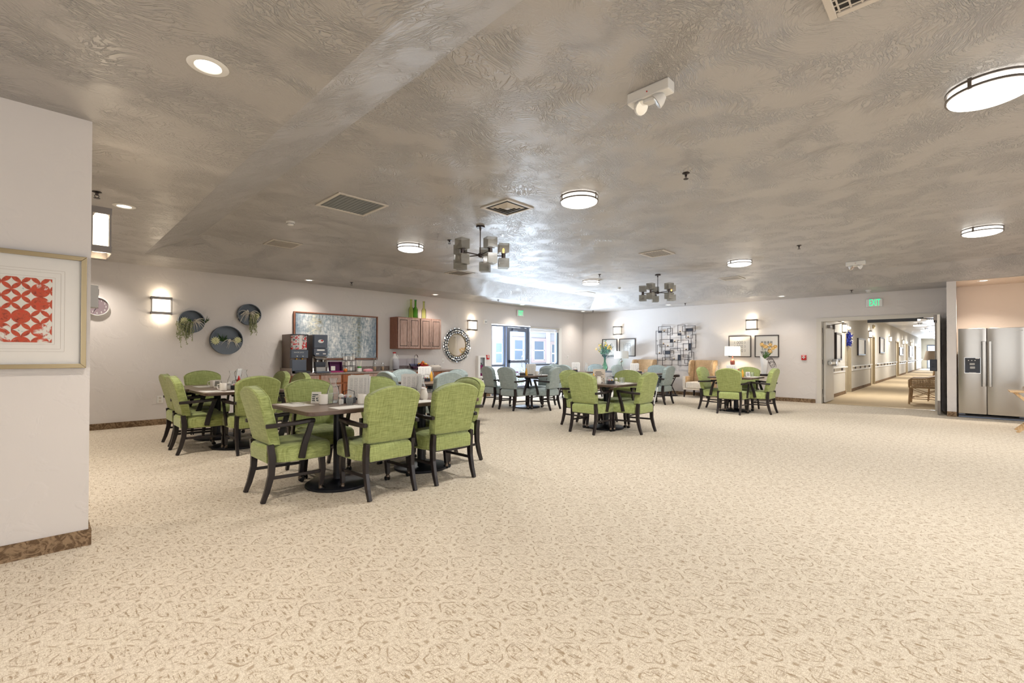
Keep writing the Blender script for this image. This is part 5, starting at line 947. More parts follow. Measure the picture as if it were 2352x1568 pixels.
t = thing('milk_jug', 'large white jug with red lid behind the clear guard', 'jug', (5.92, 9.66, CZ)); MB().loops([[(x*s, y*s, z) for x, y in rrect(0.19, 0.19, 0.05, 4)] for s, z in ((0.95, 0), (1, 0.02), (1, 0.22), (0.75, 0.30), (0.3, 0.36), (0.28, 0.40))]).build('jug_body', M['white_plastic'], t); MB().cyl((0, 0, 0.40), 0.04, 0.03, 14).build('cap', M['red_plastic'], t); MB().tube([(0.05, 0, 0.37), (0.11, 0, 0.30), (0.10, 0, 0.2)], 0.014, 8).build('handle', M['white_plastic'], t)
t = thing('fruit_bowl', 'red wire bowl on the counter, right of the clear guard', 'bowl', (6.62, 9.5, CZ)); MB().lathe([(0.06, 0), (0.11, 0.05), (0.15, 0.13), (0.146, 0.13), (0.105, 0.052), (0.055, 0.01)], n=22).build('bowl_body', M['fruit_red'], t)
for k, (dx, dy, dz) in enumerate(((-.06, -.03, .115), (.05, -.05, .115), (0, .06, .115), (.07, .05, .12), (-.07, .05, .12), (0, 0, .165))):
    f = thing('apple', ('apple at the left of the red bowl', 'apple at the front right of the red bowl', 'apple at the back of the red bowl', 'apple at the back right of the red bowl', 'apple at the back left of the red bowl', 'apple on top of the pile in the red bowl')[k], 'fruit', (6.62+dx, 9.5+dy, CZ+dz+0.012), 0, 'fruit in the red bowl'); MB().sphere((0, 0, 0), 0.042, 12, 8, (1, 1, 0.9)).build('flesh', M[('fruit_red', 'mustard', 'fruit_orange', 'fruit_red', 'mustard', 'fruit_orange')[k]], f); MB().cyl((0, 0, 0.03), 0.003, 0.018, 5).build('stem', M['twig'], f)
t = thing('glass_bowl', 'bluish clear bowl beside the red fruit bowl', 'bowl', (6.36, 9.46, CZ)); MB().lathe([(0.06, 0), (0.10, 0.05), (0.14, 0.15), (0.136, 0.15), (0.096, 0.052), (0.055, 0.008)], n=22).build('bowl_body', M['glass_blue'], t); MB().lathe([(0.056, 0.01), (0.09, 0.05), (0.11, 0.08)], n=16).build('contents', M['pink_pack'], t)
t = thing('serving_dish', 'pale covered dish at the right end of the counter', 'dish', (6.98, 9.5, CZ)); MB().loops([[(x*s, y*s, z) for x, y in rrect(0.32, 0.2, 0.06, 4)] for s, z in ((0.8, 0), (1, 0.05), (1.02, 0.06), (0.9, 0.09), (0.6, 0.11))]).build('dish_body', M['vent_white'], t); MB().sphere((0, 0, 0.115), 0.018, 10, 5).build('knob', M['chrome'], t)
# ------------------------------------------------------------------ mirror
t = thing('round_mirror', 'round wall mirror framed by three rings of small mirror tiles', 'mirror', (7.985, WA, 1.47))
MB().lathe([(0.001, 0.012), (0.29, 0.012)], n=48, M=RX, cap=False).build('glass', M['mirror'], t); MB().lathe([(0.29, 0.0), (0.30, 0.022), (0.315, 0.022), (0.315, 0.0)], n=48, M=RX, cap=False).build('inner_rim', M['gold_frame'], t)
MB().lathe([(0.30, 0.0), (0.45, 0.0), (0.45, 0.004), (0.30, 0.004)], n=48, M=RX, cap=False).build('backing', M['dark_plastic'], t)
tile = MB().bb((-0.026, -0.022, -0.019), (0.026, 0, 0.019)).build('mirror_tile', M['mirror_tile'], t, 0.004); first = True; random.seed(5)
for ri, (r, n) in enumerate(((0.342, 30), (0.400, 35), (0.462, 39))):
    for k in range(n):
        o = tile if first else tile.copy()
        if not first: COL.objects.link(o)
        first = False; a = 2*PI*(k+0.5*(ri % 2))/n; o.location = (r*math.cos(a), -0.006-0.008*random.random(), r*math.sin(a)); o.rotation_euler = (random.uniform(-.12, .12), PI/2-a, random.uniform(-.12, .12)); o.scale = (1.0, 1, random.uniform(0.82, 1.1)) if True else (1, 1, 1)
        o.rotation_euler = (random.uniform(-.42, .42), -a+PI/2, random.uniform(-.42, .42)); 
# ------------------------------------------------------------------ prints on the right wall (local -Y faces the room; turned so it faces -X)
RB = -PI/2
def print_pic(y, w, h, label, draw):
    t = thing('framed_print', label, 'picture', (WB, y, 1.465), RB)
    frame_parts(t, w, h, 0.022, 0.03, M['black_frame']); MB().bb((-w/2+0.022, -0.012, -h/2+0.022), (w/2-0.022, -0.004, h/2-0.022)).build('mat_board', M['paper'], t)
    k = MB(); draw(k); k.build('print', M['ink_grey'], t); MB().bb((-w/2+0.022, -0.020, -h/2+0.022), (w/2-0.022, -0.018, h/2-0.022)).build('glazing', M['picture_glass'], t)
yq = -0.013
def seg(k, a, b, wd=0.006): k.bar([(a[0], yq, a[1]), (b[0], yq, b[1])], wd, 0.001, (0, 1, 0)) if False else k.bar([(a[0], yq, a[1]), (b[0], yq, b[1])], 0.001, wd, (0, 1, 0))
def d_diag(k):
    random.seed(2)
    for i in range(9):
        o = -0.14+i*0.035; seg(k, (-0.17+i*0.02, o-0.06), (-0.06+i*0.02, o+0.09 if i < 6 else o+0.02), 0.007)
    for i in range(5): seg(k, (-0.18+i*0.02, 0.02-i*0.045), (-0.02+i*0.03, -0.08-i*0.02), 0.006)
    for i in range(4): seg(k, (0.05+0.025*i, -0.02-0.03*i), (0.11+0.022*i, 0.12-0.06*i), 0.008)
def d_grid(k):
    for i in range(6):
        z = 0.13-i*0.055
        for j in range(4):
            if (i*3+j*5) % 7 != 0: seg(k, (-0.13+j*0.065, z), (-0.08+j*0.065, z), 0.007 if i < 2 else 0.004)
    for j in range(5): seg(k, (-0.13+j*0.065, 0.13), (-0.13+j*0.065, 0.075 if j % 2 else -0.14), 0.005)
def d_rings(k):
    for r in range(3):
        for j in range(5):
            cx, cz = -0.12+j*0.06, 0.11-r*0.115; a0, a1 = ((0.5, 2.6) if j == 0 else (-2.6, -0.5) if j == 4 else (0, 2*PI)); st = 2 if j in (0, 4) else 0
            pts = [(cx+0.02*math.sin(a0+(a1-a0)*q/10)*(1 if st == 0 else -1), cz+0.042*math.cos(a0+(a1-a0)*q/10)) for q in range(11)]
            for p, q in zip(pts, pts[1:]): seg(k, p, q, 0.008)
def d_glyphs(k):
    for r, hh in enumerate((0.09, 0.02, 0.05, 0.02, 0.09)):
        z = 0.14-r*0.07
        for j in range(4):
            x = -0.13+j*0.075
            for q in range(3): seg(k, (x+q*0.018, z), (x+q*0.018, z-hh*0.7), 0.008)
            seg(k, (x-0.01, z-hh*0.35), (x+0.05, z-hh*0.35), 0.008)
print_pic(8.73, 0.60, 0.60, 'framed print of diagonal line drawing, left of the left pair, behind the yellow flowers', d_diag); print_pic(8.045, 0.61, 0.60, 'framed print of a pale square grid, right of the left pair, behind the white lampshade', d_grid)
print_pic(4.475, 0.60, 0.60, 'framed print of rows of oval rings, behind the lit table lamp', d_rings); print_pic(3.785, 0.60, 0.60, 'framed print of dark stacked glyphs, behind the orange flowers', d_glyphs)
# ------------------------------------------------------------------ wire wall sculpture
t = thing('wire_sculpture', 'metal wall sculpture of overlapping wire rectangles with candle cups on the right wall', 'wall sculpture', (WB, 6.34, 1.52), RB)
def SX(px): return (px-1459)/638*1.28     # drawing units of the sculpture sheet -> metres
def SZ(pz): return -(pz-675)/650*1.25
random.seed(9)
for i, (a, b, c_, d) in enumerate(((1180, 365, 1378, 462), (1143, 437, 1240, 817), (1343, 400, 1420, 508), (1205, 580, 1420, 702), (1165, 667, 1295, 920), (1383, 482, 1557, 630), (1497, 352, 1610, 517), (1580, 373, 1772, 460), (1633, 415, 1735, 568), (1703, 515, 1775, 718), (1497, 595, 1670, 765), (1592, 650, 1723, 868), (1373, 730, 1540, 915), (1270, 765, 1437, 820), (1257, 873, 1413, 998), (1500, 830, 1657, 998), (1677, 787, 1750, 935), (1612, 907, 1712, 965))):
    y = -0.06-0.022*(i % 3); x0, x1, z0, z1 = SX(a), SX(c_), SZ(d), SZ(b); w_ = 0.006; k = MB()
    k.bb((x0-w_, y-w_, z0-w_), (x1+w_, y+w_, z0+w_)); k.bb((x0-w_, y-w_, z1-w_), (x1+w_, y+w_, z1+w_)); k.bb((x0-w_, y-w_, z0+w_), (x0+w_, y+w_, z1-w_)); k.bb((x1-w_, y-w_, z0+w_), (x1+w_, y+w_, z1-w_)); k.build('wire_rectangle', M['bronze'], t)
for a, b, c_, d in ((1180, 437, 1240, 467), (1383, 580, 1420, 630), (1502, 487, 1557, 517), (1635, 415, 1738, 455), (1675, 650, 1708, 760), (1297, 765, 1373, 820), (1500, 830, 1540, 915)): MB().bb((SX(a), -0.085, SZ(d)), (SX(c_), -0.075, SZ(b))).build('metal_plate', M['slate_dark'], t)
for a, b in ((1290, 440), (1548, 455), (1672, 545), (1278, 645), (1348, 680), (1460, 610), (1640, 740), (1210, 795), (1452, 890)):
    cpo = MB().lathe([(0.012, 0), (0.026, 0.012), (0.028, 0.028), (0.025, 0.028), (0.01, 0.004)], (SX(a), -0.12, SZ(b)-0.03), 12).build('candle_cup', M['bronze'], t); MB().lathe([(0.014, 0.004), (0.014, 0.05)], (SX(a), -0.12, SZ(b)-0.03), 10).build('candle', M['petal_orange'], cpo)
k = MB()
for a, b in ((1150, 600), (1500, 600), (1770, 600), (1300, 900), (1650, 900)): k.tube([(SX(a), -0.003, SZ(b)), (SX(a), -0.09, SZ(b))], 0.006)
k.build('standoff', M['bronze'], t)
# ------------------------------------------------------------------ wing chairs
def wing_proto():
    t = thing('wing_chair', 'x', 'chair')     # faces -Y
    s = MB(); s.loops([[(x*sc, y*sc-0.03, z) for x, y in rrect(0.56, 0.62, 0.06, 4)] for sc, z in ((0.97, 0.27), (1, 0.29), (1, 0.41), (0.98, 0.43), (0.85, 0.445))]); s.build('seat_cushion', M['fabric_cream'], t)
    MB().bb((-0.36, -0.30, 0.215), (0.36, 0.34, 0.27)).build('seat_base', M['fabric_cream'], t, 0.012)
    b = MB(); P = rrect(0.62, 0.12, 0.045, 4); b.loops([[(x*sc, y+0.27+(z-0.3)*0.14, z) for x, y in P] for z, sc in ((0.27, 0.97), (0.6, 1), (1.0, 1.0), (1.05, 0.98), (1.07, 0.93))]); b.build('backrest', M['fabric_tan'], t)
    for sx in (-1, 1):
        MB().loops([[(sx*x, y, z) for x, y in ((0.30, -0.28), (0.37, -0.28), (0.37, 0.28), (0.30, 0.28))] for z in (0.27, 0.58)] + [[(sx*x, y, 0.60) for x, y in ((0.31, -0.27), (0.36, -0.27), (0.36, 0.28), (0.31, 0.28))]], True, False).build('arm', M['fabric_tan'], t, 0.012)
        k = MB(); k.bb((sx*0.30-0.005 if sx < 0 else 0.295, -0.292, 0.27), (sx*0.295 if sx < 0 else 0.375, -0.28, 0.60)) if sx > 0 else k.bb((-0.375, -0.292, 0.27), (-0.295, -0.28, 0.60)); k.build('arm_front', M['fabric_cream'], t, 0.004)
        MB().loops([[(sx*x, y, z) for x, y in ((0.30, f), (0.365, f), (0.365, 0.36), (0.30, 0.34))] for z, f in ((0.58, 0.08), (0.70, 0.02), (0.95, 0.04), (1.05, 0.10), (1.07, 0.18))], True, False).build('wing', M['fabric_tan'], t, 0.012)
        for y in (-0.26, 0.32): MB().bar([(sx*0.32, y, 0.215), (sx*0.34, y*1.06, 0)], [0.05, 0.032], [0.05, 0.032]).build('leg', M['espresso_wood'], t, 0.003)
    return t
WC = wing_proto(); place(WC, (13.38, 5.42, 0), RB-0.05, 'tan and cream wing chair beside the round drum table, right of the sculpture', 'wing chairs along the right wall'); place(copy_tree(WC), (13.40, 7.30, 0), RB, 'tan wing chair left of the metal sculpture, only its back showing', 'wing chairs along the right wall')
# drum table with papers
t = thing('drum_table', 'round dark pedestal table between wing chair and green armchair', 'table', (13.25, 6.35, 0)); MB().lathe([(0.30, 0), (0.30, 0.03), (0.27, 0.04)], n=30).build('base_ring', M['espresso_wood'], t)
for k in range(4): a = 0.4+k*PI/2; MB().bar([(0.25*math.cos(a), 0.25*math.sin(a), 0.03), (0.12*math.cos(a), 0.12*math.sin(a), 0.3), (0.24*math.cos(a), 0.24*math.sin(a), 0.56)], 0.07, 0.03, (-math.sin(a), math.cos(a), 0)).build('curved_leg', M['espresso_wood'], t)
MB().lathe([(0.33, 0.56), (0.36, 0.57), (0.36, 0.62), (0.35, 0.63)], n=36).build('top', M['espresso_wood'], t)
for k in range(5):
    t = thing('magazine', ('magazine at the bottom of the fanned pile on the drum table', 'second magazine up on the drum table', 'middle magazine on the drum table', 'magazine second from top on the drum table', 'top magazine on the drum table')[k], 'magazine', (13.15+0.015*k, 6.22-0.02*k, 0.631+0.0085*k), 0.2*k, 'magazines on the drum table'); MB().bb((-0.10, -0.14, 0), (0.10, 0.14, 0.007)).build('pages', M['paper'], t); MB().bb((-0.101, -0.141, 0.007), (0.101, 0.141, 0.0082)).build('cover', M[('slate_plastic', 'vent_white', 'grey_plastic', 'paper', 'ink_grey')[k]], t)
# side tables with lamps and vases
def side_table(x, y, w, d, h, label):
    t = thing('side_table', label, 'table', (x, y, 0)); MB().bb((-d/2, -w/2, h-0.05), (d/2, w/2, h)).build('top', M['espresso_wood'], t, 0.004)
    for sx in (-1, 1):
        for sy in (-1, 1): MB().bb((sx*(d/2-0.03)-0.018, sy*(w/2-0.03)-0.018, 0), (sx*(d/2-0.03)+0.018, sy*(w/2-0.03)+0.018, h-0.05)).build('leg', M['espresso_wood'], t, 0.003)
    MB().bb((-d/2+0.03, -w/2+0.03, 0.16), (d/2-0.03, w/2-0.03, 0.18)).build('shelf', M['espresso_wood'], t); return t
side_table(13.45, 4.1, 1.15, 0.42, 0.72, 'dark side table under the right pair of prints, holding lamp and white vase'); side_table(13.45, 8.42, 0.95, 0.42, 0.68, 'dark side table under the left pair of prints, behind the corner table')
t = thing('table_lamp', 'lit table lamp with white drum shade and red-brown body', 'lamp', (13.42, 4.53, 0.72)); MB().lathe([(0.07, 0), (0.07, 0.02), (0.03, 0.03), (0.03, 0.06), (0.06, 0.26), (0.062, 0.32), (0.035, 0.38), (0.014, 0.40), (0.014, 0.47)], n=22).build('body', M['red_brown'], t)
MB().lathe([(0.20, 0.48), (0.195, 0.74), (0.192, 0.74), (0.197, 0.48)], n=32, cap=False).build('lamp_shade', M['lampshade'], t); lamp('lamp_bulb', 'POINT', (0, 0, 0.6), 10, (1, 0.85, 0.62), 0.04, parent=t)
t = thing('table_lamp', 'unlit white-shaded lamp on a thin stem with silver ball, beside the green vase', 'lamp', (13.42, 8.02, 0.68)); MB().lathe([(0.07, 0), (0.07, 0.015), (0.008, 0.02), (0.008, 0.30)], n=20).build('stem', M['bronze'], t); MB().sphere((0, 0, 0.34), 0.05, 16, 10).build('silver_ball', M['chrome'], t); MB().lathe([(0.01, 0.38), (0.01, 0.44)], n=10).build('neck', M['bronze'], t); MB().lathe([(0.235, 0.42), (0.23, 0.66), (0.227, 0.66), (0.232, 0.42)], n=32, cap=False).build('lamp_shade', M['lampshade_off'], t)
random.seed(21)
t = thing('vase', 'faceted tall white vase with slanted mouth on the right side table', 'vase', (13.38, 3.72, 0.72)); MB().loops([[(x, y, z+(y*sl)) for x, y in P] for P, z, sl in (([(-.05, -.06), (.05, -.06), (.06, 0), (.04, .05), (-.05, .05), (-.07, 0)], 0, 0), ([(-.06, -.09), (.06, -.08), (.08, 0), (.05, .07), (-.06, .07), (-.09, -.01)], 0.25, 0.1), ([(-.05, -.10), (.05, -.09), (.06, 0), (.04, .09), (-.05, .09), (-.07, 0)], 0.42, 0.75))], True, False).build('vase_body', M['vase_white'], t, 0.006)
def flower(mb, p, r, n=14):
    p = Vector(p)
    for k in range(n):
        a = 2*PI*k/n+random.random()*0.2; d = Vector((-0.5*random.random(), math.cos(a), math.sin(a))).normalized()*r*random.uniform(0.8, 1.1); s_ = d.cross(Vector((1, 0, 0))).normalized()*r*0.22
        mb.add([p, p+d*0.6+s_, p+d+Vector((-0.02, 0, 0)), p+d*0.6-s_], [(0, 1, 2, 3)])
    mb.sphere(p+Vector((-0.012, 0, 0)), r*0.4, 7, 5)
heads = [(0.0, 0.05, 0.78), (0.02, -0.01, 0.73), (-0.02, -0.06, 0.72), (0.0, -0.15, 0.77), (-0.03, -0.22, 0.68), (0.0, -0.27, 0.72), (0.03, -0.12, 0.62), (-0.04, -0.16, 0.6)]
fl = thing('flower_bunch', 'bunch of orange flowers in the white vase', 'flowers', (13.38, 3.72, 0.72)); st = MB()
for i, h in enumerate(heads):
    f = MB(); flower(f, h, 0.062); f.build('blossom', M['petal_orange'], fl); st.tube([(0, 0, 0.42), (h[0]*0.5, h[1]*0.4, 0.55), (h[0], h[1], h[2]-0.02)], 0.004, 5)
st.build('stem', M['stem_green'], fl); lf = MB()
for k in range(10): a = random.uniform(-1.2, 0.2); lf.bar([(0, 0, 0.40), (random.uniform(-.04, .02), 0.12*a, 0.5), (random.uniform(-.06, .02), 0.2*a-0.02, 0.52+0.1*random.random())], [0.02, 0.028, 0.004], 0.002, (0.3, 0.5, 0.6))
lf.build('leaf', M['leaf_green'], fl)
tw = MB()
for k in range(9):
    pts = [(0, -0.05, 0.38)]; c0 = random.uniform(0, 6.28)
    for q_ in range(12): pts.append((random.uniform(-.02, .02), -0.15-0.006*q_+0.07*math.cos(c0+q_*0.7), 0.36-0.012*q_+0.08*math.sin(c0+q_*0.7)))
    tw.tube(pts, 0.0025, 4)
for k in range(3): tw.tube([(0, 0.02, 0.46), (0, 0.03+0.02*k, 0.55), (0, 0.06+0.02*k, 0.58), (0, 0.04+0.02*k, 0.62)], 0.003, 4)
tw.build('curly_twig', M['twig'], fl)
t = thing('vase', 'green glass bottle vase on the left side table', 'vase', (13.42, 8.655, 0.68)); MB().lathe([(0.06, 0), (0.095, 0.06), (0.10, 0.12), (0.075, 0.20), (0.035, 0.30), (0.03, 0.36), (0.045, 0.41), (0.042, 0.41), (0.027, 0.36), (0.032, 0.30), (0.07, 0.20), (0.093, 0.12), (0.088, 0.06), (0.05, 0.01)], n=14).build('vase_body', M['glass_aqua'], t)
for k in range(7): a = k*0.9; MB().lathe([(0.034, 0.38), (0.038, 0.385)], n=10, cap=False).build('neck_ring', M['gold_frame'], t) if k == 0 else None
fl = thing('flower_bunch', 'loose bunch of yellow flowers and feathery stems in the green glass vase', 'flowers', (13.42, 8.655, 0.68)); st = MB(); lf = MB()
for k in range(46):
    a = random.uniform(-1, 1); l = random.uniform(0.35, 0.62); x = random.uniform(-.12, .1); tip = (x, a*0.30*(l+0.35)*1.15, 0.42+l*(1-0.35*abs(a))); st.tube([(0, 0, 0.14), (0, a*0.015, 0.40), (x*0.5, tip[1]*0.45, 0.42+(tip[2]-0.42)*0.55), tip], 0.0032, 4)
    for q_ in range(5):
        u = random.uniform(0.35, 1); p = Vector((x*u, tip[1]*u, 0.42+(tip[2]-0.42)*u)); d = Vector((random.uniform(-.3, .3), random.uniform(-1, 1), random.uniform(0.1, 1))).normalized()*0.075; s_ = d.cross(Vector((1, 0, 0))).normalized()*0.011; lf.add([p, p+d*0.5+s_, p+d, p+d*0.5-s_], [(0, 1, 2, 3)])
    if k % 2 == 0:
        f = MB(); flower(f, tip, random.uniform(0.032, 0.055), 10); f.build('blossom', M['petal_yellow' if k % 6 else 'petal_orange'], fl)
st.build('stem', M['teal_glaze'], fl); lf.build('leaf', M['stem_green'], fl)
for k in range(4): tw = MB().tube([(0, 0, 0.40), (0, -0.12-0.03*k, 0.45+0.02*k), (0.0, -0.30-0.04*k, 0.44+0.05*k)], 0.003, 4).build('twig', M['teal_glaze'], fl)
# walking cane leaning on the haze-paled green chair
t = thing('walking_cane', 'black and white walking cane leaning against the haze-paled green armchair', 'cane', (10.36, 5.30, 0)); k = MB(); top = Vector((0.27, -0.02, 0.70)); k.lathe([(0.016, 0), (0.013, 0.03)], n=10); k.build('rubber_tip', M['rubber'], t)
MB().tube([(0, 0, 0.03), tuple(top*0.62)], 0.011, 8).build('lower_shaft', M['white_plastic'], t); MB().tube([tuple(top*0.62), tuple(top)], 0.012, 8).build('upper_shaft', M['dark_plastic'], t); MB().tube([(top.x-0.06, top.y+0.04, top.z+0.0), (top.x, top.y, top.z+0.012), (top.x+0.05, top.y-0.04, top.z)], 0.014, 8).build('handle', M['dark_plastic'], t)
# ------------------------------------------------------------------ refrigerator
t = thing('refrigerator', 'wide stainless side-by-side refrigerator in the niche at right', 'refrigerator', (12.75, 0.035, 0), RB)      # local x runs along -Y world, local -Y faces the room
MB().bb((0.0, 0.07, 0.08), (0.91, 0.80, 1.755)).build('cabinet', M['taupe_steel'], t); MB().bb((0.0, 0.05, 0.0), (0.91, 0.75, 0.06)).build('toe_kick', M['dark_plastic'], t); MB().bb((0.0, 0.035, 0.006), (0.91, 0.05, 0.032)).build('kick_trim', M['alum_blue'], t)
def cdoor(x0, x1, name):
    L = []
    for z in (0.085, 1.75):
        l = []
        for q_ in range(11): u = q_/10; l.append((x0+(x1-x0)*u, -0.012*(1-(2*u-1)**4)-0.010*(1-(2*u-1)**2), z))
        l += [(x1, 0.065, z), (x0, 0.065, z)]; L.append(l)
    return MB().loops(L, True, True).build(name, M['brushed_steel'], t, 0.004)
d1 = cdoor(0.0, 0.393, 'freezer_door'); d2 = cdoor(0.401, 0.91, 'fridge_door')
for d, x in ((d1, 0.345), (d2, 0.43)):
    k = MB(); k.bb((x-0.012, -0.068, 0.62), (x+0.024, -0.05, 1.50)); k.bb((x-0.01, -0.05, 0.63), (x+0.022, -0.004, 0.67)); k.bb((x-0.01, -0.05, 1.45), (x+0.022, -0.004, 1.49)); k.build('handle', M['brushed_steel'], d, 0.006)
k = MB(); k.bb((0.085, -0.030, 0.872), (0.315, -0.012, 1.185)); dp = k.build('dispenser', M['mirror_tile'], d1, 0.004)
dpt = []
MB().bb((0.092, -0.0325, 1.05), (0.308, -0.030, 1.178)).build('dispenser_panel', M['dark_plastic'], t); MB().bb((0.092, -0.0320, 0.882), (0.308, -0.030, 1.05)).build('dispenser_recess', M['slate_dark'], t)
MB().bb((0.16, -0.046, 1.035), (0.232, -0.0325, 1.075)).build('ice_chute', M['grey_plastic'], t, 0.004); MB().bb((0.165, -0.050, 0.965), (0.235, -0.032, 1.01)).build('paddle', M['grey_plastic'], t, 0.004); MB().bb((0.15, -0.042, 0.884), (0.25, -0.032, 0.895)).build('drip_shelf', M['grey_plastic'], t)
for x in (0.145, 0.19, 0.235): MB().bb((x-0.008, -0.0335, 1.12), (x+0.008, -0.0325, 1.132)).build('control_mark', M['white_plastic'], t)
MB().bb((0.24, -0.0335, 1.16), (0.295, -0.0325, 1.172)).build('sticker', M['paper'], t)
text('brand_letters', 'Whirlpool', 0.032, M['white_plastic'], t, (0.80, -0.0195, 1.695), (PI/2, 0, 0), 0.001)
for x in (0.05, 0.86): MB().bb((x-0.045, 0.02, 0.06), (x+0.045, 0.06, 0.08)).build('hinge_foot', M['alum_blue'], t)
MB().bb((0.10, 0.03, 0.036), (0.80, 0.05, 0.055)).build('intake_grille', M['vent_dark'], t)
# ------------------------------------------------------------------ folding tray table with plates at the right edge
t = thing('folding_table', 'pale wood folding tray stand cut by the right edge of the frame', 'table', (11.05, -0.92, 0)); MB().bb((-0.24, -0.36, 0.635), (0.24, 0.36, 0.655)).build('top', M['pine_wood'], t, 0.005)
for x in (-0.20, 0.20):
    MB().bar([(x, 0.30, 0.635), (x, -0.28, 0.0)], 0.022, 0.04).build('leg', M['pine_wood'], t, 0.003); MB().bar([(x*0.86, -0.30, 0.635), (x*0.86, 0.28, 0.0)], 0.022, 0.04).build('leg', M['pine_wood'], t, 0.003)
MB().tube([(-0.2, 0.2, 0.10), (0.2, 0.2, 0.10)], 0.012).build('crossbar', M['pine_wood'], t); MB().tube([(-0.22, 0, 0.33), (0.22, 0, 0.33)], 0.01).build('pivot_rod', M['pine_wood'], t)
for s_, (px, py, n) in enumerate(((11.10, -0.82, 7), (11.0, -1.06, 9))):
    for k in range(n):
        p = MB().lathe([(0.055, 0), (0.065, 0.002), (0.115, 0.014), (0.118, 0.017), (0.06, 0.006), (0.001, 0.005)], n=26).build('plate', M['ceramic'], loc=(px, py, 0.6555+k*0.0095)); p['label'] = ('lowest', 'second', 'third', 'fourth', 'fifth', 'sixth', 'seventh', 'eighth', 'ninth')[k]+' white plate from the bottom of the '+('left' if s_ == 0 else 'right')+' stack on the folding stand'; p['category'] = 'plate'; p['group'] = 'left stack of plates on the folding stand' if s_ == 0 else 'right stack of plates on the folding stand'
# ------------------------------------------------------------------ hall furnishings
HY = 2.64
for i, (a, b) in enumerate(((15.15, 17.85), (19.1, 23.6), (25.05, 33.8), (35.7, 40.4), (42.0, 48.5), (50.5, 57.8))):
    t = thing('handrail', 'white hall handrail, %s stretch from the doorway' % ('first', 'second', 'third', 'fourth', 'fifth', 'sixth')[i], 'handrail', (0, HY, 0), 0, 'handrails along the hall'); MB().bb((a, -0.085, 0.84), (b, -0.04, 0.875)).build('rail', M['white_plastic'], t, 0.006); MB().bb((a, -0.02, 0.70), (b, 0, 0.86)).build('backing_board', M['white_plastic'], t)
    n = max(2, int((b-a)/1.1)); 
    for k in range(n): x = a+(b-a)*(k+0.5)/n; MB().bb((x-0.03, -0.06, 0.755), (x+0.03, -0.02, 0.84)).build('bracket', M['frame_metal'], t)
for i, (x0, x1, z0, z1) in enumerate(((16.25, 17.1, 1.07, 1.89), (20.3, 21.95, 1.22, 1.84), (26.5, 28.1, 1.32, 2.05), (35.75, 37.9, 1.24, 1.72), (43.1, 45.8, 1.1, 1.9))):
    t = thing('hall_picture', 'framed picture with shiny glass, %s along the hall wall' % ('first', 'second', 'third', 'fourth', 'fifth')[i], 'picture', ((x0+x1)/2, HY, (z0+z1)/2), 0, 'pictures along the hall'); frame_parts(t, x1-x0, z1-z0, 0.05, 0.05, M['black_frame']); MB().bb((-(x1-x0)/2+0.05, -0.012, -(z1-z0)/2+0.05), ((x1-x0)/2-0.05, -0.004, (z1-z0)/2-0.05)).build('print', M['paper'], t); MB().bb((-(x1-x0)/2+0.05, -0.03, -(z1-z0)/2+0.05), ((x1-x0)/2-0.05, -0.027, (z1-z0)/2-0.05)).build('glazing', M['hall_glass'], t)  # blank white print stands in for the bright reflection on the glass
random.seed(4)
t = thing('door_wreath', 'blue and white wreath on the first hall door', 'wreath', (18.5, HY+0.06, 1.75)); b1, b2 = MB(), MB()
for k in range(260):
    a = random.uniform(0, 2*PI); r = random.uniform(0.08, 0.27); p = Vector((r*math.cos(a), -0.02-random.uniform(0, 0.10), r*math.sin(a)*0.95)); d = Vector((random.uniform(-1, 1), random.uniform(-1, 0), random.uniform(-1, 1))).normalized()*0.08; s_ = d.cross(Vector((0.2, 1, 0.3))).normalized()*0.03
    (b1 if (p.x < 0.06 or random.random() < 0.25) else b2).add([p, p+d*0.5+s_, p+d, p+d*0.5-s_], [(0, 1, 2, 3)])
b1.build('blue_ribbon', M['blue_fabric'], t); b2.build('white_petals', M['paper'], t); MB().tube([(0.17*math.cos(a*PI/10), -0.03, 0.17*math.sin(a*PI/10)) for a in range(21)], 0.02).build('hoop', M['twig'], t)
t = thing('hall_smoke_horn', 'small tan alarm horn high on the hall wall', 'alarm', (24.4, HY, 2.42)); MB().bb((-0.1, -0.06, -0.08), (0.1, 0, 0.08)).build('housing', M['gold_frame'], t, 0.01); MB().cyl((0, -0.06, 0), 0.06, 0.03, 14, RX).build('horn', M['gold_frame'], t)
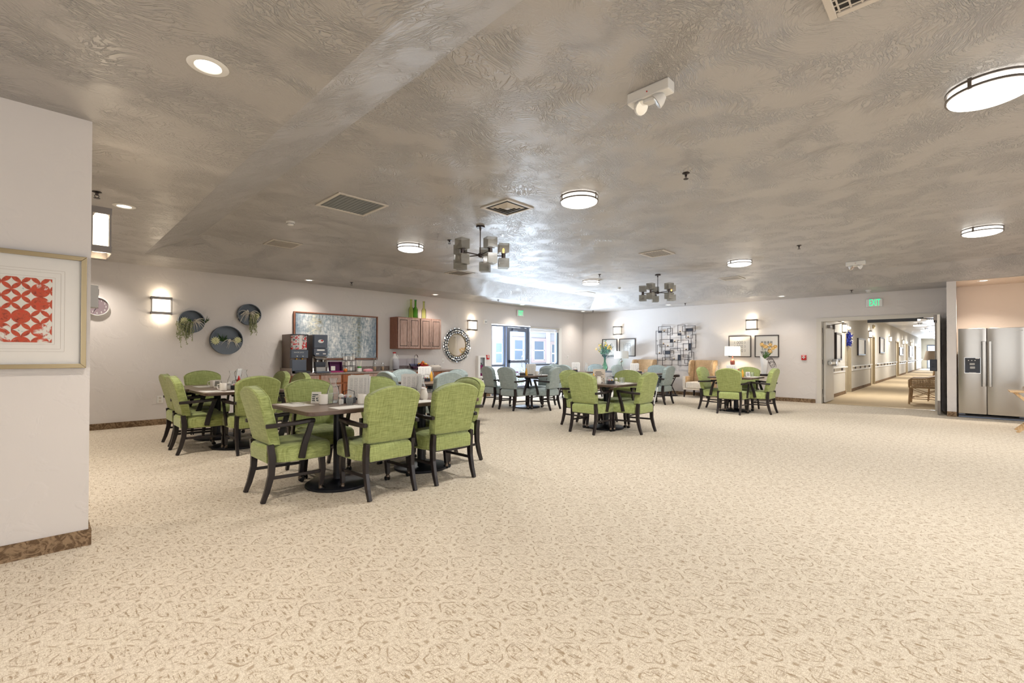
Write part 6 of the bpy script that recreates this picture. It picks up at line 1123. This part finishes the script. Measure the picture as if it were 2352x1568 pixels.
# wicker armchair, seen from its front left, back against the hall right wall
t = thing('wicker_armchair', 'woven rattan armchair in the hall just beyond the doorway', 'chair', (15.62, 0.60, 0), 0)     # faces +Y
MB().bb((-0.33, -0.28, 0.40), (0.33, 0.30, 0.44)).build('seat', M['rattan_weave'], t, 0.01)
k = MB()
for i in range(15): k.tube([(-0.32, -0.26+0.038*i, 0.445), (0.32, -0.26+0.038*i, 0.445)], 0.009, 5)
k.build('seat_weave', M['rattan_weave'], t)
for sx in (-1, 1):
    for i in range(9): MB().tube([(sx*0.35, -0.20+0.052*i, 0.43), (sx*0.35, -0.20+0.052*i, 0.63-0.004*i)], 0.008, 5).build('side_cane', M['rattan_weave'], t)
    k = MB()
    for i in range(9): k.tube([(sx*0.355, 0.30, 0.44+0.022*i), (sx*0.355, -0.26, 0.445+0.026*i)], 0.0075, 4)
    k.build('side_weave', M['rattan_weave'], t)
    MB().tube([(sx*0.34, 0.33, 0.42), (sx*0.355, 0.33, 0.60), (sx*0.36, 0.29, 0.64), (sx*0.36, 0.0, 0.65), (sx*0.35, -0.22, 0.72), (sx*0.33, -0.30, 0.84)], 0.022, 8).build('armrest', M['rattan_wood'], t)
    for y in (-0.26, 0.31): MB().tube([(sx*0.31, y, 0.42), (sx*0.34, y*1.08, 0.0)], [0.026, 0.02], 8).build('leg', M['rattan_wood'], t)
    MB().tube([(sx*0.33, -0.27, 0.14), (sx*0.33, 0.32, 0.14)], 0.012).build('stretcher', M['rattan_wood'], t)
    k = MB(); k.tube([(sx*0.33, -0.27, 0.14), (sx*0.31, 0.3, 0.38)], 0.008).tube([(sx*0.33, 0.32, 0.14), (sx*0.31, -0.25, 0.38)], 0.008); k.build('cross_brace', M['rattan_wood'], t)
MB().tube([(-0.33, -0.30, 0.84), (-0.2, -0.335, 0.90), (0.2, -0.335, 0.90), (0.33, -0.30, 0.84)], 0.022, 8).build('top_rail', M['rattan_wood'], t); k = MB()
for i in range(14): k.tube([(-0.30, -0.27, 0.47+0.03*i), (0, -0.325, 0.47+0.03*i), (0.30, -0.27, 0.47+0.03*i)], 0.009, 5)
k.build('back_weave', M['rattan_weave'], t)
t = thing('hall_table', 'small wooden table in the hall behind the rattan chair', 'table', (16.75, 0.46, 0)); MB().lathe([(0.26, 0.58), (0.27, 0.59), (0.27, 0.61)], n=28).build('top', M['rattan_wood'], t)
for a in range(4): MB().tube([(0.2*math.cos(a*PI/2+.8), 0.2*math.sin(a*PI/2+.8), 0.58), (0.24*math.cos(a*PI/2+.8), 0.24*math.sin(a*PI/2+.8), 0)], 0.016).build('leg', M['rattan_wood'], t)
t = thing('table_lamp', 'hall table lamp with a taupe drum shade behind the rattan chair', 'lamp', (16.75, 0.46, 0.61)); MB().lathe([(0.08, 0), (0.09, 0.05), (0.07, 0.2), (0.04, 0.36), (0.012, 0.40), (0.012, 0.50)], n=20).build('body', M['rattan_weave'], t); MB().lathe([(0.265, 0.485), (0.215, 0.735), (0.212, 0.735), (0.262, 0.485)], n=32, cap=False).build('lamp_shade', M['lampshade_taupe'], t)
